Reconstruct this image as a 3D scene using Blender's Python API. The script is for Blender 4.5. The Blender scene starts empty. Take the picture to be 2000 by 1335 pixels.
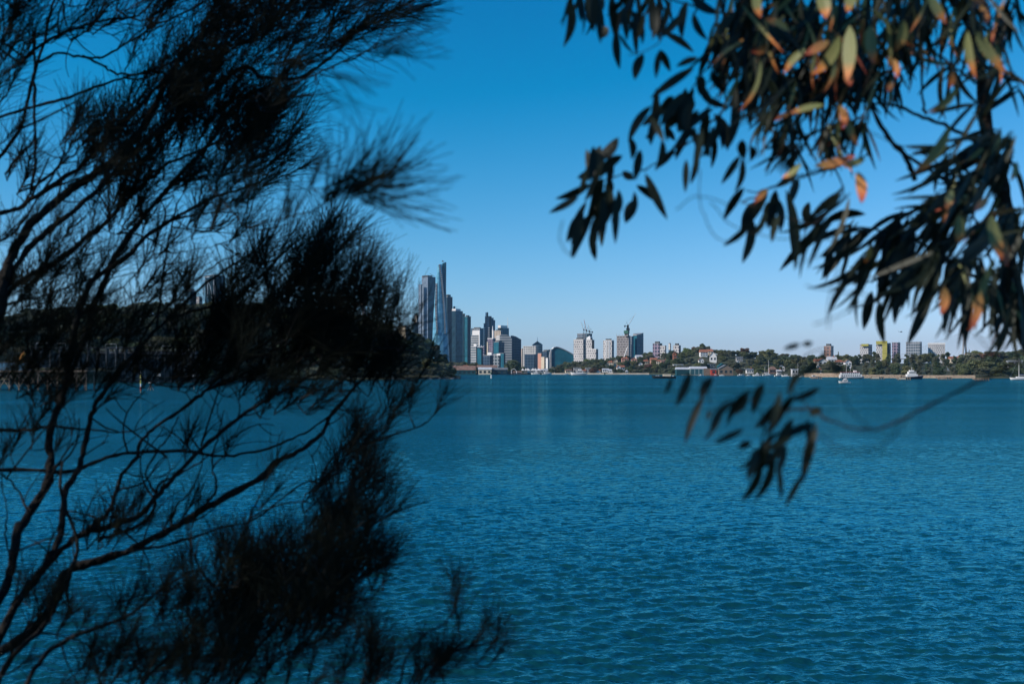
import bpy, math, random
import numpy as np
from mathutils import Vector, noise as mnoise
R = math.radians
random.seed(7); rng = np.random.default_rng(7)
S = bpy.context.scene
COL = S.collection
F = 35.0 / 36.0 * 2000.0      # focal length in photo pixels (2000 wide)
H = 10.0                      # camera height above the water
HY = 717.0                    # horizon row in the photo

# ---------------------------------------------------------------- camera, sky, sun, exposure
cd = bpy.data.cameras.new('camera'); cam = bpy.data.objects.new('camera', cd); COL.objects.link(cam)
cam.location = (0, 0, H); cam.rotation_euler = (R(90), 0, 0)
cd.lens = 35; cd.sensor_width = 36; cd.shift_y = (HY - 667.5) / 2000.0
cd.clip_start = 0.05; cd.clip_end = 60000
cd.dof.use_dof = True; cd.dof.focus_distance = 1400; cd.dof.aperture_fstop = 4.3
S.camera = cam
SUN = Vector((-0.86, -0.36, 0.56)).normalized()
elev = math.asin(SUN.z); azim = math.atan2(SUN.x, SUN.y)
w = bpy.data.worlds.new('World'); S.world = w; w.use_nodes = True
nt = w.node_tree; nt.nodes.clear()
sky = nt.nodes.new('ShaderNodeTexSky'); sky.sky_type = 'NISHITA'; sky.sun_disc = False
sky.sun_elevation = elev; sky.sun_rotation = azim
sky.air_density = 1.0; sky.dust_density = 0.3; sky.ozone_density = 2.0
SKY = ((.172, 1.15, 1.1), (.045, 1.0, 1.0), (0, 1.0, 1.24))   # offset, power, gain of each channel
sep = nt.nodes.new('ShaderNodeSeparateColor'); comb = nt.nodes.new('ShaderNodeCombineColor')
nt.links.new(sky.outputs[0], sep.inputs[0])
for i in range(3):              # colour grade of the sky
    src = sep.outputs[i]
    for op, v in (('MULTIPLY', .1), ('SUBTRACT', SKY[i][0]), ('MAXIMUM', .0002), ('POWER', SKY[i][1]), ('MULTIPLY', SKY[i][2]*10), ('MINIMUM', 12)):
        p = nt.nodes.new('ShaderNodeMath'); p.operation = op; p.inputs[1].default_value = v
        nt.links.new(src, p.inputs[0]); src = p.outputs[0]
    if i == 0: red = src
    if i == 2:
        p = nt.nodes.new('ShaderNodeMath'); p.operation = 'MULTIPLY_ADD'; p.inputs[1].default_value = .3
        nt.links.new(red, p.inputs[0]); nt.links.new(src, p.inputs[2]); src = p.outputs[0]
    nt.links.new(src, comb.inputs[i])
bg = nt.nodes.new('ShaderNodeBackground'); bg.inputs[1].default_value = 0.1
wo = nt.nodes.new('ShaderNodeOutputWorld')
nt.links.new(comb.outputs[0], bg.inputs[0]); nt.links.new(bg.outputs[0], wo.inputs[0])
sl = bpy.data.lights.new('sun', 'SUN'); sl.energy = 4.4; sl.angle = R(0.5); sl.color = (1.0, 0.92, 0.83)
so = bpy.data.objects.new('sun', sl); COL.objects.link(so)
so.rotation_euler = SUN.to_track_quat('Z', 'Y').to_euler()
S.view_settings.view_transform = 'Standard'; S.view_settings.look = 'None'
S.view_settings.exposure = 0.08; S.view_settings.gamma = 1.0
S.cycles.max_bounces = 6; S.cycles.transparent_max_bounces = 4
S.cycles.caustics_reflective = False; S.cycles.caustics_refractive = False

# ---------------------------------------------------------------- helpers
def P(px, py, D): return Vector(((px - 1000) / F * D, D, H - (py - HY) / F * D))
def X(px, D): return (px - 1000) / F * D
def Zy(py, D): return H - (py - HY) / F * D

class MB:
    def __init__(s): s.v = []; s.f = []; s.m = []; s.uv = []; s.mi = 0
    def quad(s, pts, uv=None):
        n = len(s.v); s.v += [tuple(p) for p in pts]
        s.f.append(tuple(range(n, n + len(pts)))); s.m.append(s.mi)
        s.uv += (uv or [(0, 0)] * len(pts))
    def box(s, x0, x1, y0, y1, z0, z1, bottom=True):
        c = [(x0,y0),(x1,y0),(x1,y1),(x0,y1)]
        s.prism(c, z0, z1)
    def prism(s, c, z0, z1, top=None):
        """c: outline counter-clockwise; top: optional per-corner heights"""
        k = len(c); u = 0
        zt = top or [z1] * k
        for i in range(k):
            a, b = c[i], c[(i + 1) % k]
            l = math.hypot(b[0]-a[0], b[1]-a[1])
            s.quad([(a[0],a[1],z0),(b[0],b[1],z0),(b[0],b[1],zt[(i+1)%k]),(a[0],a[1],zt[i])],
                   [(u,z0),(u+l,z0),(u+l,zt[(i+1)%k]),(u,zt[i])]); u += l
        s.quad([(p[0],p[1],z) for p, z in zip(c, zt)]); s.quad([(p[0],p[1],z0) for p in reversed(c)])
    def tube(s, pts, rad, n=6, cap=True):
        pts = [Vector(p) for p in pts]
        if not hasattr(rad, '__len__'): rad = [rad] * len(pts)
        base = len(s.v); up = None
        for i, p in enumerate(pts):
            d = (pts[min(i+1,len(pts)-1)] - pts[max(i-1,0)])
            if d.length < 1e-9: d = Vector((0,0,1))
            d.normalize()
            if up is None: up = d.orthogonal().normalized()
            a = (up - d * up.dot(d)); a = a.normalized() if a.length > 1e-6 else d.orthogonal().normalized(); up = a
            b = d.cross(a)
            for k in range(n):
                t = 2*math.pi*k/n
                s.v.append(tuple(p + (a*math.cos(t) + b*math.sin(t))*rad[i]))
        for i in range(len(pts)-1):
            for k in range(n):
                q = (k+1) % n
                s.f.append((base+i*n+k, base+i*n+q, base+(i+1)*n+q, base+(i+1)*n+k)); s.m.append(s.mi); s.uv += [(0,0)]*4
        if cap:
            s.f.append(tuple(base+k for k in reversed(range(n)))); s.m.append(s.mi); s.uv += [(0,0)]*n
            e = base+(len(pts)-1)*n
            s.f.append(tuple(e+k for k in range(n))); s.m.append(s.mi); s.uv += [(0,0)]*n
    def grid(s, rows, closed=False):
        base = len(s.v); n = len(rows[0])
        for r in rows: s.v += [tuple(p) for p in r]
        for i in range(len(rows)-1):
            for k in range(n if closed else n-1):
                q = (k+1) % n
                s.f.append((base+i*n+k, base+i*n+q, base+(i+1)*n+q, base+(i+1)*n+k)); s.m.append(s.mi)
                s.uv += [(k*4.0, rows[i][k][2]), ((k+1)*4.0, rows[i][q][2]), ((k+1)*4.0, rows[i+1][q][2]), (k*4.0, rows[i+1][k][2])]
    def build(s, name, mats, parent=None, smooth=False, loc=None):
        me = bpy.data.meshes.new(name); me.from_pydata(s.v, [], s.f)
        if not isinstance(mats, (list, tuple)): mats = [mats]
        for m in mats: me.materials.append(m)
        if len(mats) > 1: me.polygons.foreach_set('material_index', s.m)
        uv = me.uv_layers.new(name='UVMap'); uv.data.foreach_set('uv', np.array(s.uv, dtype='f').ravel())
        if smooth: me.polygons.foreach_set('use_smooth', [True]*len(me.polygons))
        me.update()
        return link(name, me, parent)
def link(name, me, parent=None):
    o = bpy.data.objects.new(name, me); COL.objects.link(o)
    if parent is not None:
        o.parent = parent
    return o
def npmesh(name, V, Fq, mats, mi=None, parent=None, smooth=False):
    """V (n,3), Fq (m,k) all the same size"""
    me = bpy.data.meshes.new(name); V = np.asarray(V, 'f'); Fq = np.asarray(Fq, 'i')
    k = Fq.shape[1]
    me.vertices.add(len(V)); me.vertices.foreach_set('co', V.ravel())
    me.loops.add(Fq.size); me.loops.foreach_set('vertex_index', Fq.ravel())
    me.polygons.add(len(Fq)); me.polygons.foreach_set('loop_start', np.arange(0, Fq.size, k, dtype='i'))
    me.polygons.foreach_set('loop_total', np.full(len(Fq), k, 'i'))
    if not isinstance(mats, (list, tuple)): mats = [mats]
    for m in mats: me.materials.append(m)
    if mi is not None: me.polygons.foreach_set('material_index', np.asarray(mi, 'i'))
    if smooth: me.polygons.foreach_set('use_smooth', np.ones(len(Fq), bool))
    me.update(calc_edges=True); me.validate()
    return link(name, me, parent)
def tag(o, label=None, cat=None, group=None, kind=None):
    if label: o['label'] = label
    if cat: o['category'] = cat
    if group: o['group'] = group
    if kind: o['kind'] = kind
    return o
def empty(name, loc=(0,0,0), label=None, cat=None, group=None, rz=0):
    o = bpy.data.objects.new(name, None); COL.objects.link(o); o.location = loc; o.rotation_euler = (0,0,rz)
    o.empty_display_size = 1
    return tag(o, label, cat, group)

# ---------------------------------------------------------------- materials
def mat(name, col, rough=0.7, spec=0.3, metal=0.0, var=0.0, vscale=1.0, col2=None, objrand=0.0, trans=0.0, coord='Object', bump=0.0):
    m = bpy.data.materials.new(name); m.use_nodes = True; n = m.node_tree; b = n.nodes['Principled BSDF']
    b.inputs['Base Color'].default_value = (*col, 1); b.inputs['Roughness'].default_value = rough
    b.inputs['Specular IOR Level'].default_value = spec; b.inputs['Metallic'].default_value = metal
    if trans: b.inputs['Subsurface Weight'].default_value = 0
    last = None
    if var or col2:
        tc = n.nodes.new('ShaderNodeTexCoord'); nz = n.nodes.new('ShaderNodeTexNoise')
        nz.inputs['Scale'].default_value = vscale; nz.inputs['Detail'].default_value = 5
        n.links.new(tc.outputs[coord], nz.inputs['Vector'])
        rp = n.nodes.new('ShaderNodeValToRGB')
        c2 = col2 or tuple(c*(1-var) for c in col); c1 = col if col2 else tuple(c*(1+var) for c in col)
        rp.color_ramp.elements[0].position = 0.36; rp.color_ramp.elements[1].position = 0.64
        rp.color_ramp.elements[0].color = (*c2, 1); rp.color_ramp.elements[1].color = (*c1, 1)
        n.links.new(nz.outputs['Fac'], rp.inputs[0]); last = rp.outputs[0]
        if bump:
            bp = n.nodes.new('ShaderNodeBump'); bp.inputs['Strength'].default_value = bump; bp.inputs['Distance'].default_value = 0.3
            n.links.new(nz.outputs['Fac'], bp.inputs['Height']); n.links.new(bp.outputs[0], b.inputs['Normal'])
    if objrand:
        oi = n.nodes.new('ShaderNodeObjectInfo'); hs = n.nodes.new('ShaderNodeHueSaturation')
        mr = n.nodes.new('ShaderNodeMapRange'); mr.inputs[3].default_value = 1-objrand; mr.inputs[4].default_value = 1+objrand
        n.links.new(oi.outputs['Random'], mr.inputs[0]); n.links.new(mr.outputs[0], hs.inputs['Value'])
        wn = n.nodes.new('ShaderNodeTexWhiteNoise'); wn.noise_dimensions = '1D'; n.links.new(oi.outputs['Random'], wn.inputs['W'])
        mh = n.nodes.new('ShaderNodeMapRange'); mh.inputs[3].default_value = 0.465; mh.inputs[4].default_value = 0.52
        n.links.new(wn.outputs[0], mh.inputs[0]); n.links.new(mh.outputs[0], hs.inputs['Hue'])
        if last: n.links.new(last, hs.inputs['Color'])
        else: hs.inputs['Color'].default_value = (*col, 1)
        last = hs.outputs[0]
    if last: n.links.new(last, b.inputs['Base Color'])
    if trans:   # thin translucent leaf
        tr = n.nodes.new('ShaderNodeBsdfTranslucent'); tr.inputs[0].default_value = (*[min(1,c*1.3) for c in col], 1)
        if last: n.links.new(last, tr.inputs[0])
        mx = n.nodes.new('ShaderNodeMixShader'); mx.inputs[0].default_value = trans
        n.links.new(b.outputs[0], mx.inputs[1]); n.links.new(tr.outputs[0], mx.inputs[2])
        n.links.new(mx.outputs[0], n.nodes['Material Output'].inputs[0])
    return m
def facade(name, wall, g1, g2=None, bay=6.0, fl=6.5, mort=1.2, grough=0.25, offset=0.0, wvar=0.15):
    m = bpy.data.materials.new(name); m.use_nodes = True; n = m.node_tree; b = n.nodes['Principled BSDF']
    uv = n.nodes.new('ShaderNodeUVMap'); br = n.nodes.new('ShaderNodeTexBrick')
    br.offset = offset; br.squash = 1.0
    g2 = g2 or tuple(c*1.9+0.01 for c in g1)
    for k, v in (('Color1', (*g1,1)), ('Color2', (*g2,1)), ('Mortar', (*wall,1)), ('Scale', 1.0), ('Mortar Size', mort/2),
                 ('Mortar Smooth', 0.1), ('Brick Width', bay), ('Row Height', fl), ('Bias', -0.2)):
        br.inputs[k].default_value = v
    n.links.new(uv.outputs[0], br.inputs['Vector'])
    nz = n.nodes.new('ShaderNodeTexNoise'); nz.inputs['Scale'].default_value = 0.05; nz.inputs['Detail'].default_value = 4
    n.links.new(uv.outputs[0], nz.inputs['Vector'])
    mr = n.nodes.new('ShaderNodeMapRange'); mr.inputs[1].default_value=.3; mr.inputs[2].default_value=.7
    mr.inputs[3].default_value = 1-wvar; mr.inputs[4].default_value = 1+wvar
    n.links.new(nz.outputs['Fac'], mr.inputs[0])
    mx = n.nodes.new('ShaderNodeMix'); mx.data_type = 'RGBA'; mx.blend_type = 'MULTIPLY'; mx.inputs[0].default_value = 1
    n.links.new(br.outputs['Color'], mx.inputs[6]); n.links.new(mr.outputs[0], mx.inputs[7]); n.links.new(mx.outputs[2], b.inputs['Base Color'])
    b.inputs['Specular IOR Level'].default_value = .12
    rr = n.nodes.new('ShaderNodeMapRange'); rr.inputs[3].default_value = grough; rr.inputs[4].default_value = 0.75
    n.links.new(br.outputs['Fac'], rr.inputs[0]); n.links.new(rr.outputs[0], b.inputs['Roughness'])
    return m
M = {}
M['white'] = mat('white_paint', (.7,.68,.65), .55, var=.06, vscale=.3)
M['cream'] = mat('cream_render', (.62,.52,.38), .7, var=.08, vscale=.3)
M['grey'] = mat('grey_concrete', (.3,.3,.3), .8, var=.15, vscale=.2)
M['dgrey'] = mat('dark_concrete', (.07,.075,.08), .8, var=.3, vscale=.2)
M['steel'] = mat('galvanised_steel', (.45,.46,.48), .4, metal=.6, var=.1)
M['dark'] = mat('dark_metal', (.025,.03,.035), .5)
M['red'] = mat('red_paint', (.45,.05,.03), .6)
M['orange'] = mat('orange_paint', (.75,.3,.03), .5, var=.2, vscale=.5)
M['yellow'] = mat('yellow_paint', (.42,.38,.1), .6)
M['green'] = mat('green_paint', (.02,.1,.07), .6)
M['teal'] = mat('teal_cladding', (.02,.12,.13), .5, var=.15, vscale=.2)
M['navy'] = mat('navy_hull_paint', (.012,.02,.06), .35)
M['black'] = mat('black_paint', (.012,.012,.014), .5)
M['brick'] = mat('red_brick', (.38,.14,.08), .85, var=.15, vscale=.5)
M['pinkbrick'] = mat('salmon_render', (.55,.28,.2), .8, var=.1, vscale=.5)
M['tile'] = mat('terracotta_roof', (.3,.12,.07), .8, var=.2, vscale=.4)
M['tileb'] = mat('brown_tile_roof', (.2,.12,.09), .8, var=.25, vscale=.4)
M['slate'] = mat('grey_slate_roof', (.14,.15,.16), .7, var=.2, vscale=.4)
M['tin'] = mat('pale_metal_roof', (.5,.51,.52), .5, var=.1, vscale=.3)
M['glass'] = mat('window_glass', (.015,.03,.04), .12, spec=.6)
M['wood'] = mat('weathered_timber', (.2,.15,.11), .85, var=.3, vscale=1.5)
M['rock'] = mat('sandstone', (.42,.31,.2), .9, col2=(.16,.12,.09), vscale=.35, bump=.5)
M['seawall'] = mat('sandstone_seawall', (.45,.34,.23), .9, col2=(.25,.18,.13), vscale=.8, bump=.5)
M['ground'] = mat('scrub_ground', (.06,.06,.03), .95, col2=(.025,.035,.015), vscale=.05, bump=.3)
M['lawn'] = mat('lawn_grass', (.09,.15,.03), .95, var=.2, vscale=.2)
M['sand'] = mat('pale_foreshore', (.5,.42,.32), .9, var=.2, vscale=.1)
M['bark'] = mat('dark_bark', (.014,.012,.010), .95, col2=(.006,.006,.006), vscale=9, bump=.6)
M['gbark'] = mat('brown_gum_bark', (.03,.02,.014), .9, col2=(.014,.010,.008), vscale=12, bump=.4)
M['fbark'] = mat('grey_trunk_bark', (.12,.1,.08), .9, var=.3, vscale=.8)
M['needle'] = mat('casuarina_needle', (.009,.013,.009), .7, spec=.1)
# facades
GT = (.008,.05,.075)
FA = dict(
  ltres = facade('grey_louvre_facade', (.24,.3,.37), (.11,.16,.22), (.19,.25,.32), 4, 5, 1.2, .3, .5),
  teal = facade('teal_glass_facade', (.012,.1,.14), (.01,.09,.13), (.02,.14,.19), 7, 7, .8, .35),
  dark = facade('dark_glass_facade', (.008,.035,.055), (.006,.032,.055), (.01,.05,.08), 8, 7, .9, .4),
  crown = facade('pale_blue_glass_skin', (.12,.31,.42), (.08,.26,.37), (.18,.42,.55), 9, 6, .7, .3),
  navy = facade('navy_glass_facade', (.06,.09,.13), (.015,.035,.06), (.02,.05,.09), 6, 6, 1.4, .25),
  stripe = facade('pale_striped_facade', (.48,.46,.44), (.1,.13,.15), (.14,.17,.19), 400, 5.6, 2.2, .3),
  grid = facade('white_window_grid', (.6,.57,.52), (.13,.13,.14), (.2,.2,.2), 5, 5, 2.3, .3),
  bgrid = facade('beige_window_grid', (.5,.42,.34), (.13,.12,.1), (.2,.18,.16), 5, 5, 2.4, .3),
  balc = facade('white_balcony_front', (.56,.53,.5), (.12,.12,.14), (.33,.32,.32), 4.4, 4.6, 1.7, .35, .3),
  shade = facade('grey_shaded_side_facade', (.26,.28,.3), (.03,.05,.06), (.07,.09,.1), 7, 6.5, 2.4, .3),  # darker grey, mostly for right-hand faces: shade put into the colour
  steel = facade('grey_tower_grid', (.22,.24,.27), (.05,.08,.1), (.08,.11,.14), 4, 4.6, 1.2, .25),
  constr = facade('bare_floor_slabs', (.3,.27,.26), (.09,.08,.08), (.17,.15,.15), 6, 4.6, 1.6, .7, .3),
  brown = facade('brown_brick_flats', (.26,.16,.13), (.04,.04,.05), (.3,.25,.22), 5, 4.5, 1.8, .4),
  mauve = facade('mauve_panel_facade', (.28,.22,.27), (.03,.04,.07), (.1,.1,.14), 5, 5.5, 1.7, .3),
  yellow = facade('yellow_panel_facade', (.36,.32,.07), (.27,.25,.06), (.38,.34,.09), 300, 4.5, 1.4, .5),
  olynavy = facade('blue_grey_flats', (.03,.06,.1), (.012,.03,.05), (.06,.1,.14), 6, 5, 1.3, .3),
  olywhite = facade('white_panel_flats', (.5,.48,.46), (.12,.13,.15), (.26,.27,.28), 3.6, 3.8, 1.4, .3, .35),
  greenpan = facade('glazed_shed_front', (.3,.36,.35), (.04,.12,.14), (.1,.2,.22), 5, 9, .9, .25),
  tealshed = facade('teal_shed_cladding', (.02,.07,.08), (.012,.06,.075), (.02,.09,.1), 4, 8, .5, .5),
  concretewall = facade('stained_panel_wall', (.02,.028,.035), (.03,.04,.048), (.045,.055,.065), 3.2, 60, .5, .8),
)
def foliage(name, c1, c2, vs=.35):
    return mat(name, c1, .75, spec=.2, col2=c2, vscale=vs, objrand=.3, trans=.25)
M['leafA'] = foliage('olive_foliage', (0.189,0.195,0.083), (0.094,0.112,0.053))
M['leafB'] = foliage('dark_green_foliage', (0.118,0.153,0.077), (0.059,0.088,0.047))
M['leafC'] = foliage('grey_green_foliage', (0.177,0.183,0.118), (0.100,0.112,0.071))
M['leafR'] = foliage('rusty_foliage', (0.236,0.130,0.071), (0.118,0.088,0.053))
M['leafL'] = foliage('yellow_green_foliage', (0.236,0.260,0.071), (0.130,0.165,0.059))

# ---------------------------------------------------------------- water
def water_material():
    m = bpy.data.materials.new('harbour_water'); m.use_nodes = True; n = m.node_tree; n.nodes.remove(n.nodes['Principled BSDF'])
    tc = n.nodes.new('ShaderNodeTexCoord')
    def layer(sc, rot, stretch, det, rough=.55):
        mp = n.nodes.new('ShaderNodeMapping'); mp.inputs['Rotation'].default_value = (0,0,R(rot)); mp.inputs['Scale'].default_value = (sc/stretch, sc, sc)
        n.links.new(tc.outputs['Object'], mp.inputs[0])
        z = n.nodes.new('ShaderNodeTexNoise'); z.inputs['Scale'].default_value = 1; z.inputs['Detail'].default_value = det; z.inputs['Roughness'].default_value = rough
        n.links.new(mp.outputs[0], z.inputs['Vector']); return z.outputs['Fac']
    def math2(op, a, k, bb=None):
        q = n.nodes.new('ShaderNodeMath'); q.operation = op; n.links.new(a, q.inputs[0])
        if isinstance(k, (int, float)): q.inputs[1].default_value = k
        else: n.links.new(k, q.inputs[1])
        if bb is not None: n.links.new(bb, q.inputs[2])
        return q.outputs[0]
    def rng_(a, x0, x1, y0, y1):
        r = n.nodes.new('ShaderNodeMapRange'); n.links.new(a, r.inputs[0])
        for i, v in enumerate((x0, x1, y0, y1)): r.inputs[i+1].default_value = v
        return r.outputs[0]
    h = math2('MULTIPLY', layer(.42, 14, 1.7, 2), WAVE[0]); h = math2('MULTIPLY_ADD', layer(1.5, -12, 1.6, 3), WAVE[1], h)
    h = math2('MULTIPLY_ADD', layer(4.5, 8, 1.4, 4), WAVE[2], h)
    gust = rng_(layer(.016, 4, 5, 4), .35, .65, .55, 1.35)      # wind patches: ripples stronger or weaker
    bp = n.nodes.new('ShaderNodeBump'); bp.inputs['Distance'].default_value = 1.0; bp.inputs['Strength'].default_value = 1.0
    sp = n.nodes.new('ShaderNodeSeparateXYZ'); n.links.new(tc.outputs['Object'], sp.inputs[0])
    lod = rng_(sp.outputs['Y'], 60, 420, .3, 1.2)             # near in, the mesh itself carries the waves
    n.links.new(math2('MULTIPLY', math2('MULTIPLY', h, gust), lod), bp.inputs['Height'])
    df = n.nodes.new('ShaderNodeBsdfDiffuse'); df.inputs[0].default_value = (*WCOL, 1)
    gl = n.nodes.new('ShaderNodeBsdfGlossy'); gl.inputs['Color'].default_value = (.2,.66,.72,1); gl.inputs['Roughness'].default_value = .07
    fr = n.nodes.new('ShaderNodeFresnel'); fr.inputs[0].default_value = 1.33
    # far out the waves hide their far sides: the slopes one sees lean towards the near shore
    lean = n.nodes.new('ShaderNodeCombineXYZ'); fine = rng_(layer(.075, 5, .22, 6, .75), .38, .62, -.1, 2.1)
    n.links.new(math2('MULTIPLY', math2('MULTIPLY', rng_(sp.outputs['Y'], 90, 380, 0, -.19), fine), rng_(layer(.028, 2, 5, 6, .75), .38, .62, .1, 2.0)), lean.inputs['Y'])
    va = n.nodes.new('ShaderNodeVectorMath'); va.operation = 'ADD'; n.links.new(bp.outputs[0], va.inputs[0]); n.links.new(lean.outputs[0], va.inputs[1])
    vn = n.nodes.new('ShaderNodeVectorMath'); vn.operation = 'NORMALIZE'; n.links.new(va.outputs[0], vn.inputs[0])
    for q in (df, gl, fr): n.links.new(vn.outputs[0], q.inputs['Normal'])
    mx = n.nodes.new('ShaderNodeMixShader'); n.links.new(math2('MINIMUM', math2('MULTIPLY', fr.outputs[0], FGAIN), .7), mx.inputs[0])
    n.links.new(df.outputs[0], mx.inputs[1]); n.links.new(gl.outputs[0], mx.inputs[2]); n.links.new(mx.outputs[0], n.nodes['Material Output'].inputs[0])
    return m
WCOL = (.003,.052,.062); FGAIN = 2.0
WAVE = (.7, .6, .16)
MW = water_material()
def water_mesh():
    yy = np.concatenate([np.linspace(1500, 1345, 60, endpoint=False), np.linspace(1345, 900, 400, endpoint=False), np.linspace(900, 760, 110, endpoint=False), np.linspace(760, 719, 40)])
    Dv = H*F/(yy - HY); Dv = np.append(Dv, 12000.)
    pv = np.concatenate([np.linspace(-700, -60, 60, endpoint=False), np.linspace(-60, 2060, 1250, endpoint=False), np.linspace(2060, 2700, 60)])
    Xg = (pv[None,:]-1000)/F*Dv[:,None]; Yg = np.repeat(Dv[:,None], len(pv), 1)
    sp = np.gradient(Dv)[:,None]
    Z = np.zeros_like(Xg); g = np.random.default_rng(3)
    gust = .8+.3*np.sin(Xg*.045+Yg*.021+1)*np.sin(Yg*.033-Xg*.012)
    for i in range(110):
        lam = .24*(1.7/.24)**(g.random()**1.05); th = math.radians(-90+14) + g.normal(0, .5)
        k = 2*math.pi/lam; amp = SLOPE*lam/(2*math.pi)*(1.0 if lam < 1.6 else .6)
        att = np.exp(-(sp/lam*1.1)**2)
        if att.max() < .01: continue
        ph = k*(Xg*math.cos(th)+Yg*math.sin(th)) + g.random()*6.28
        Z += amp*att*(np.sin(ph) - .25*np.cos(2*ph))*gust
    n0, n1 = Xg.shape
    V = np.stack([Xg, Yg, Z], -1).reshape(-1, 3)
    i = np.arange(n0-1)[:,None]*n1 + np.arange(n1-1)[None,:]
    Q = np.stack([i, i+1, i+n1+1, i+n1], -1).reshape(-1, 4)
    nb = len(V); V = np.vstack([V, [[-12000,-300,-.8],[12000,-300,-.8],[12000,12000,-.8],[-12000,12000,-.8]]])
    Q = np.vstack([Q, [[nb,nb+1,nb+2,nb+3]]])
    return npmesh('water', V, Q, MW, smooth=True)
SLOPE = .028
tag(water_mesh(), kind='structure')

# ---------------------------------------------------------------- terrain
def interp(tab, x):
    return float(np.interp(x, [a for a, b in tab], [b for a, b in tab]))
def sstep(t): t = max(0, min(1, t)); return t*t*(3-2*t)
SHORE_R = [(1040,1400),(1270,1390),(1300,1290),(1330,1235),(1560,1200),(1572,1030),(1640,1010),(1660,940),(2000,900),(2200,880)]
SKY_R = [(1040,716),(1060,713),(1100,706),(1130,703),(1170,698),(1200,694),(1230,692),(1260,690),(1290,684),(1330,684),(1355,675),(1375,671),(1395,677),(1420,680),(1450,679),(1475,685),(1490,681),(1510,683),(1530,691),(1550,688),(1565,694),(1600,692),(1640,692),(1665,693),(1700,689),(1730,691),(1760,692),(1800,690),(1850,691),(1890,686),(1950,684),(1985,680),(2000,677),(2200,670)]
WR = 300.0
def hR(px, D):
    D0 = interp(SHORE_R, px); ridge = max(4, Zy(interp(SKY_R, px), D0+.75*WR) - 10.5)
    t = (D-D0)/WR
    if t <= 0: return -1.0
    return 1.6 + (ridge-1.6)*sstep((t-.02)/.78) + 1.2*mnoise.noise(Vector((px*.05, D*.02, 0)))*min(1,t*8)
SHORE_L = [(-400,520),(150,620),(230,655),(385,665),(440,740),(520,778),(700,800),(886,845),(900,860)]
SKY_L = [(-400,640),(-60,625),(0,615),(60,606),(100,597),(160,591),(220,586),(320,585),(430,590),(520,593),(600,600),(680,612),(740,626),(790,641),(820,656),(850,677),(866,700),(880,722),(890,733),(900,745)]
WL = 170.0
def hL(px, D):
    D0 = interp(SHORE_L, px); Dr = D0 + .8*WL
    ridge = Zy(interp(SKY_L, px), Dr) - (15 if px < 840 else max(1.0, 15-(px-840)*.33))
    ridge = max(ridge, .8); t = (D-D0)/WL
    if t <= 0: return -1.0
    bench = 7.5 if 150 < px < 385 else 1.5
    b0 = .18 if 150 < px < 385 else .03
    z = bench + (ridge-bench)*sstep((t-b0)/.7)
    if bench > 5 and t < .05: z = min(z, bench)
    return max(.3, z + 1.0*mnoise.noise(Vector((px*.03, D*.03, 3)))*min(1,t*8)) if t < 1.6 else max(.3, z*(1-sstep((t-1.6)/.6)))
def terrain(name, hf, shore, px0, px1, npx, span, nD, m):
    rows = []
    for j in range(nD+1):
        t = (j/nD)**1.4; row = []
        for i in range(npx+1):
            px = px0 + (px1-px0)*i/npx; D = interp(shore, px) - 2 + span*t
            row.append((X(px,D), D, hf(px, D)))
        rows.append(row)
    q = MB(); q.grid(rows); return tag(q.build(name, m, smooth=True), kind='structure')
terrain('hillside', hR, SHORE_R, 1050, 2200, 160, 620, 26, M['ground'])
terrain('headland', hL, SHORE_L, -400, 899, 150, 380, 26, M['ground'])
q = MB(); q.box(X(780,1400), X(1320,1400), 1401, 1900, -2, 1.9); q.box(-6000, 6000, 1901, 9000, -2, 2.2); tag(q.build('land', M['ground']), kind='structure')
# the bank the camera stands on (below the frame)
rows = [[(x, y, z + .12*mnoise.noise(Vector((x*.6, y*.6, 0)))) for x in np.linspace(-14, 14, 40)] for y, z in ((-14,8.9),(-8,8.5),(-3,8.35),(0,8.3),(2,8.2),(3.2,7.9),(4.5,6.5),(6,4),(8,1.5),(11,-1.5))]
q = MB(); q.grid(rows); tag(q.build('bank', M['ground'], smooth=True), kind='structure')

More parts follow.
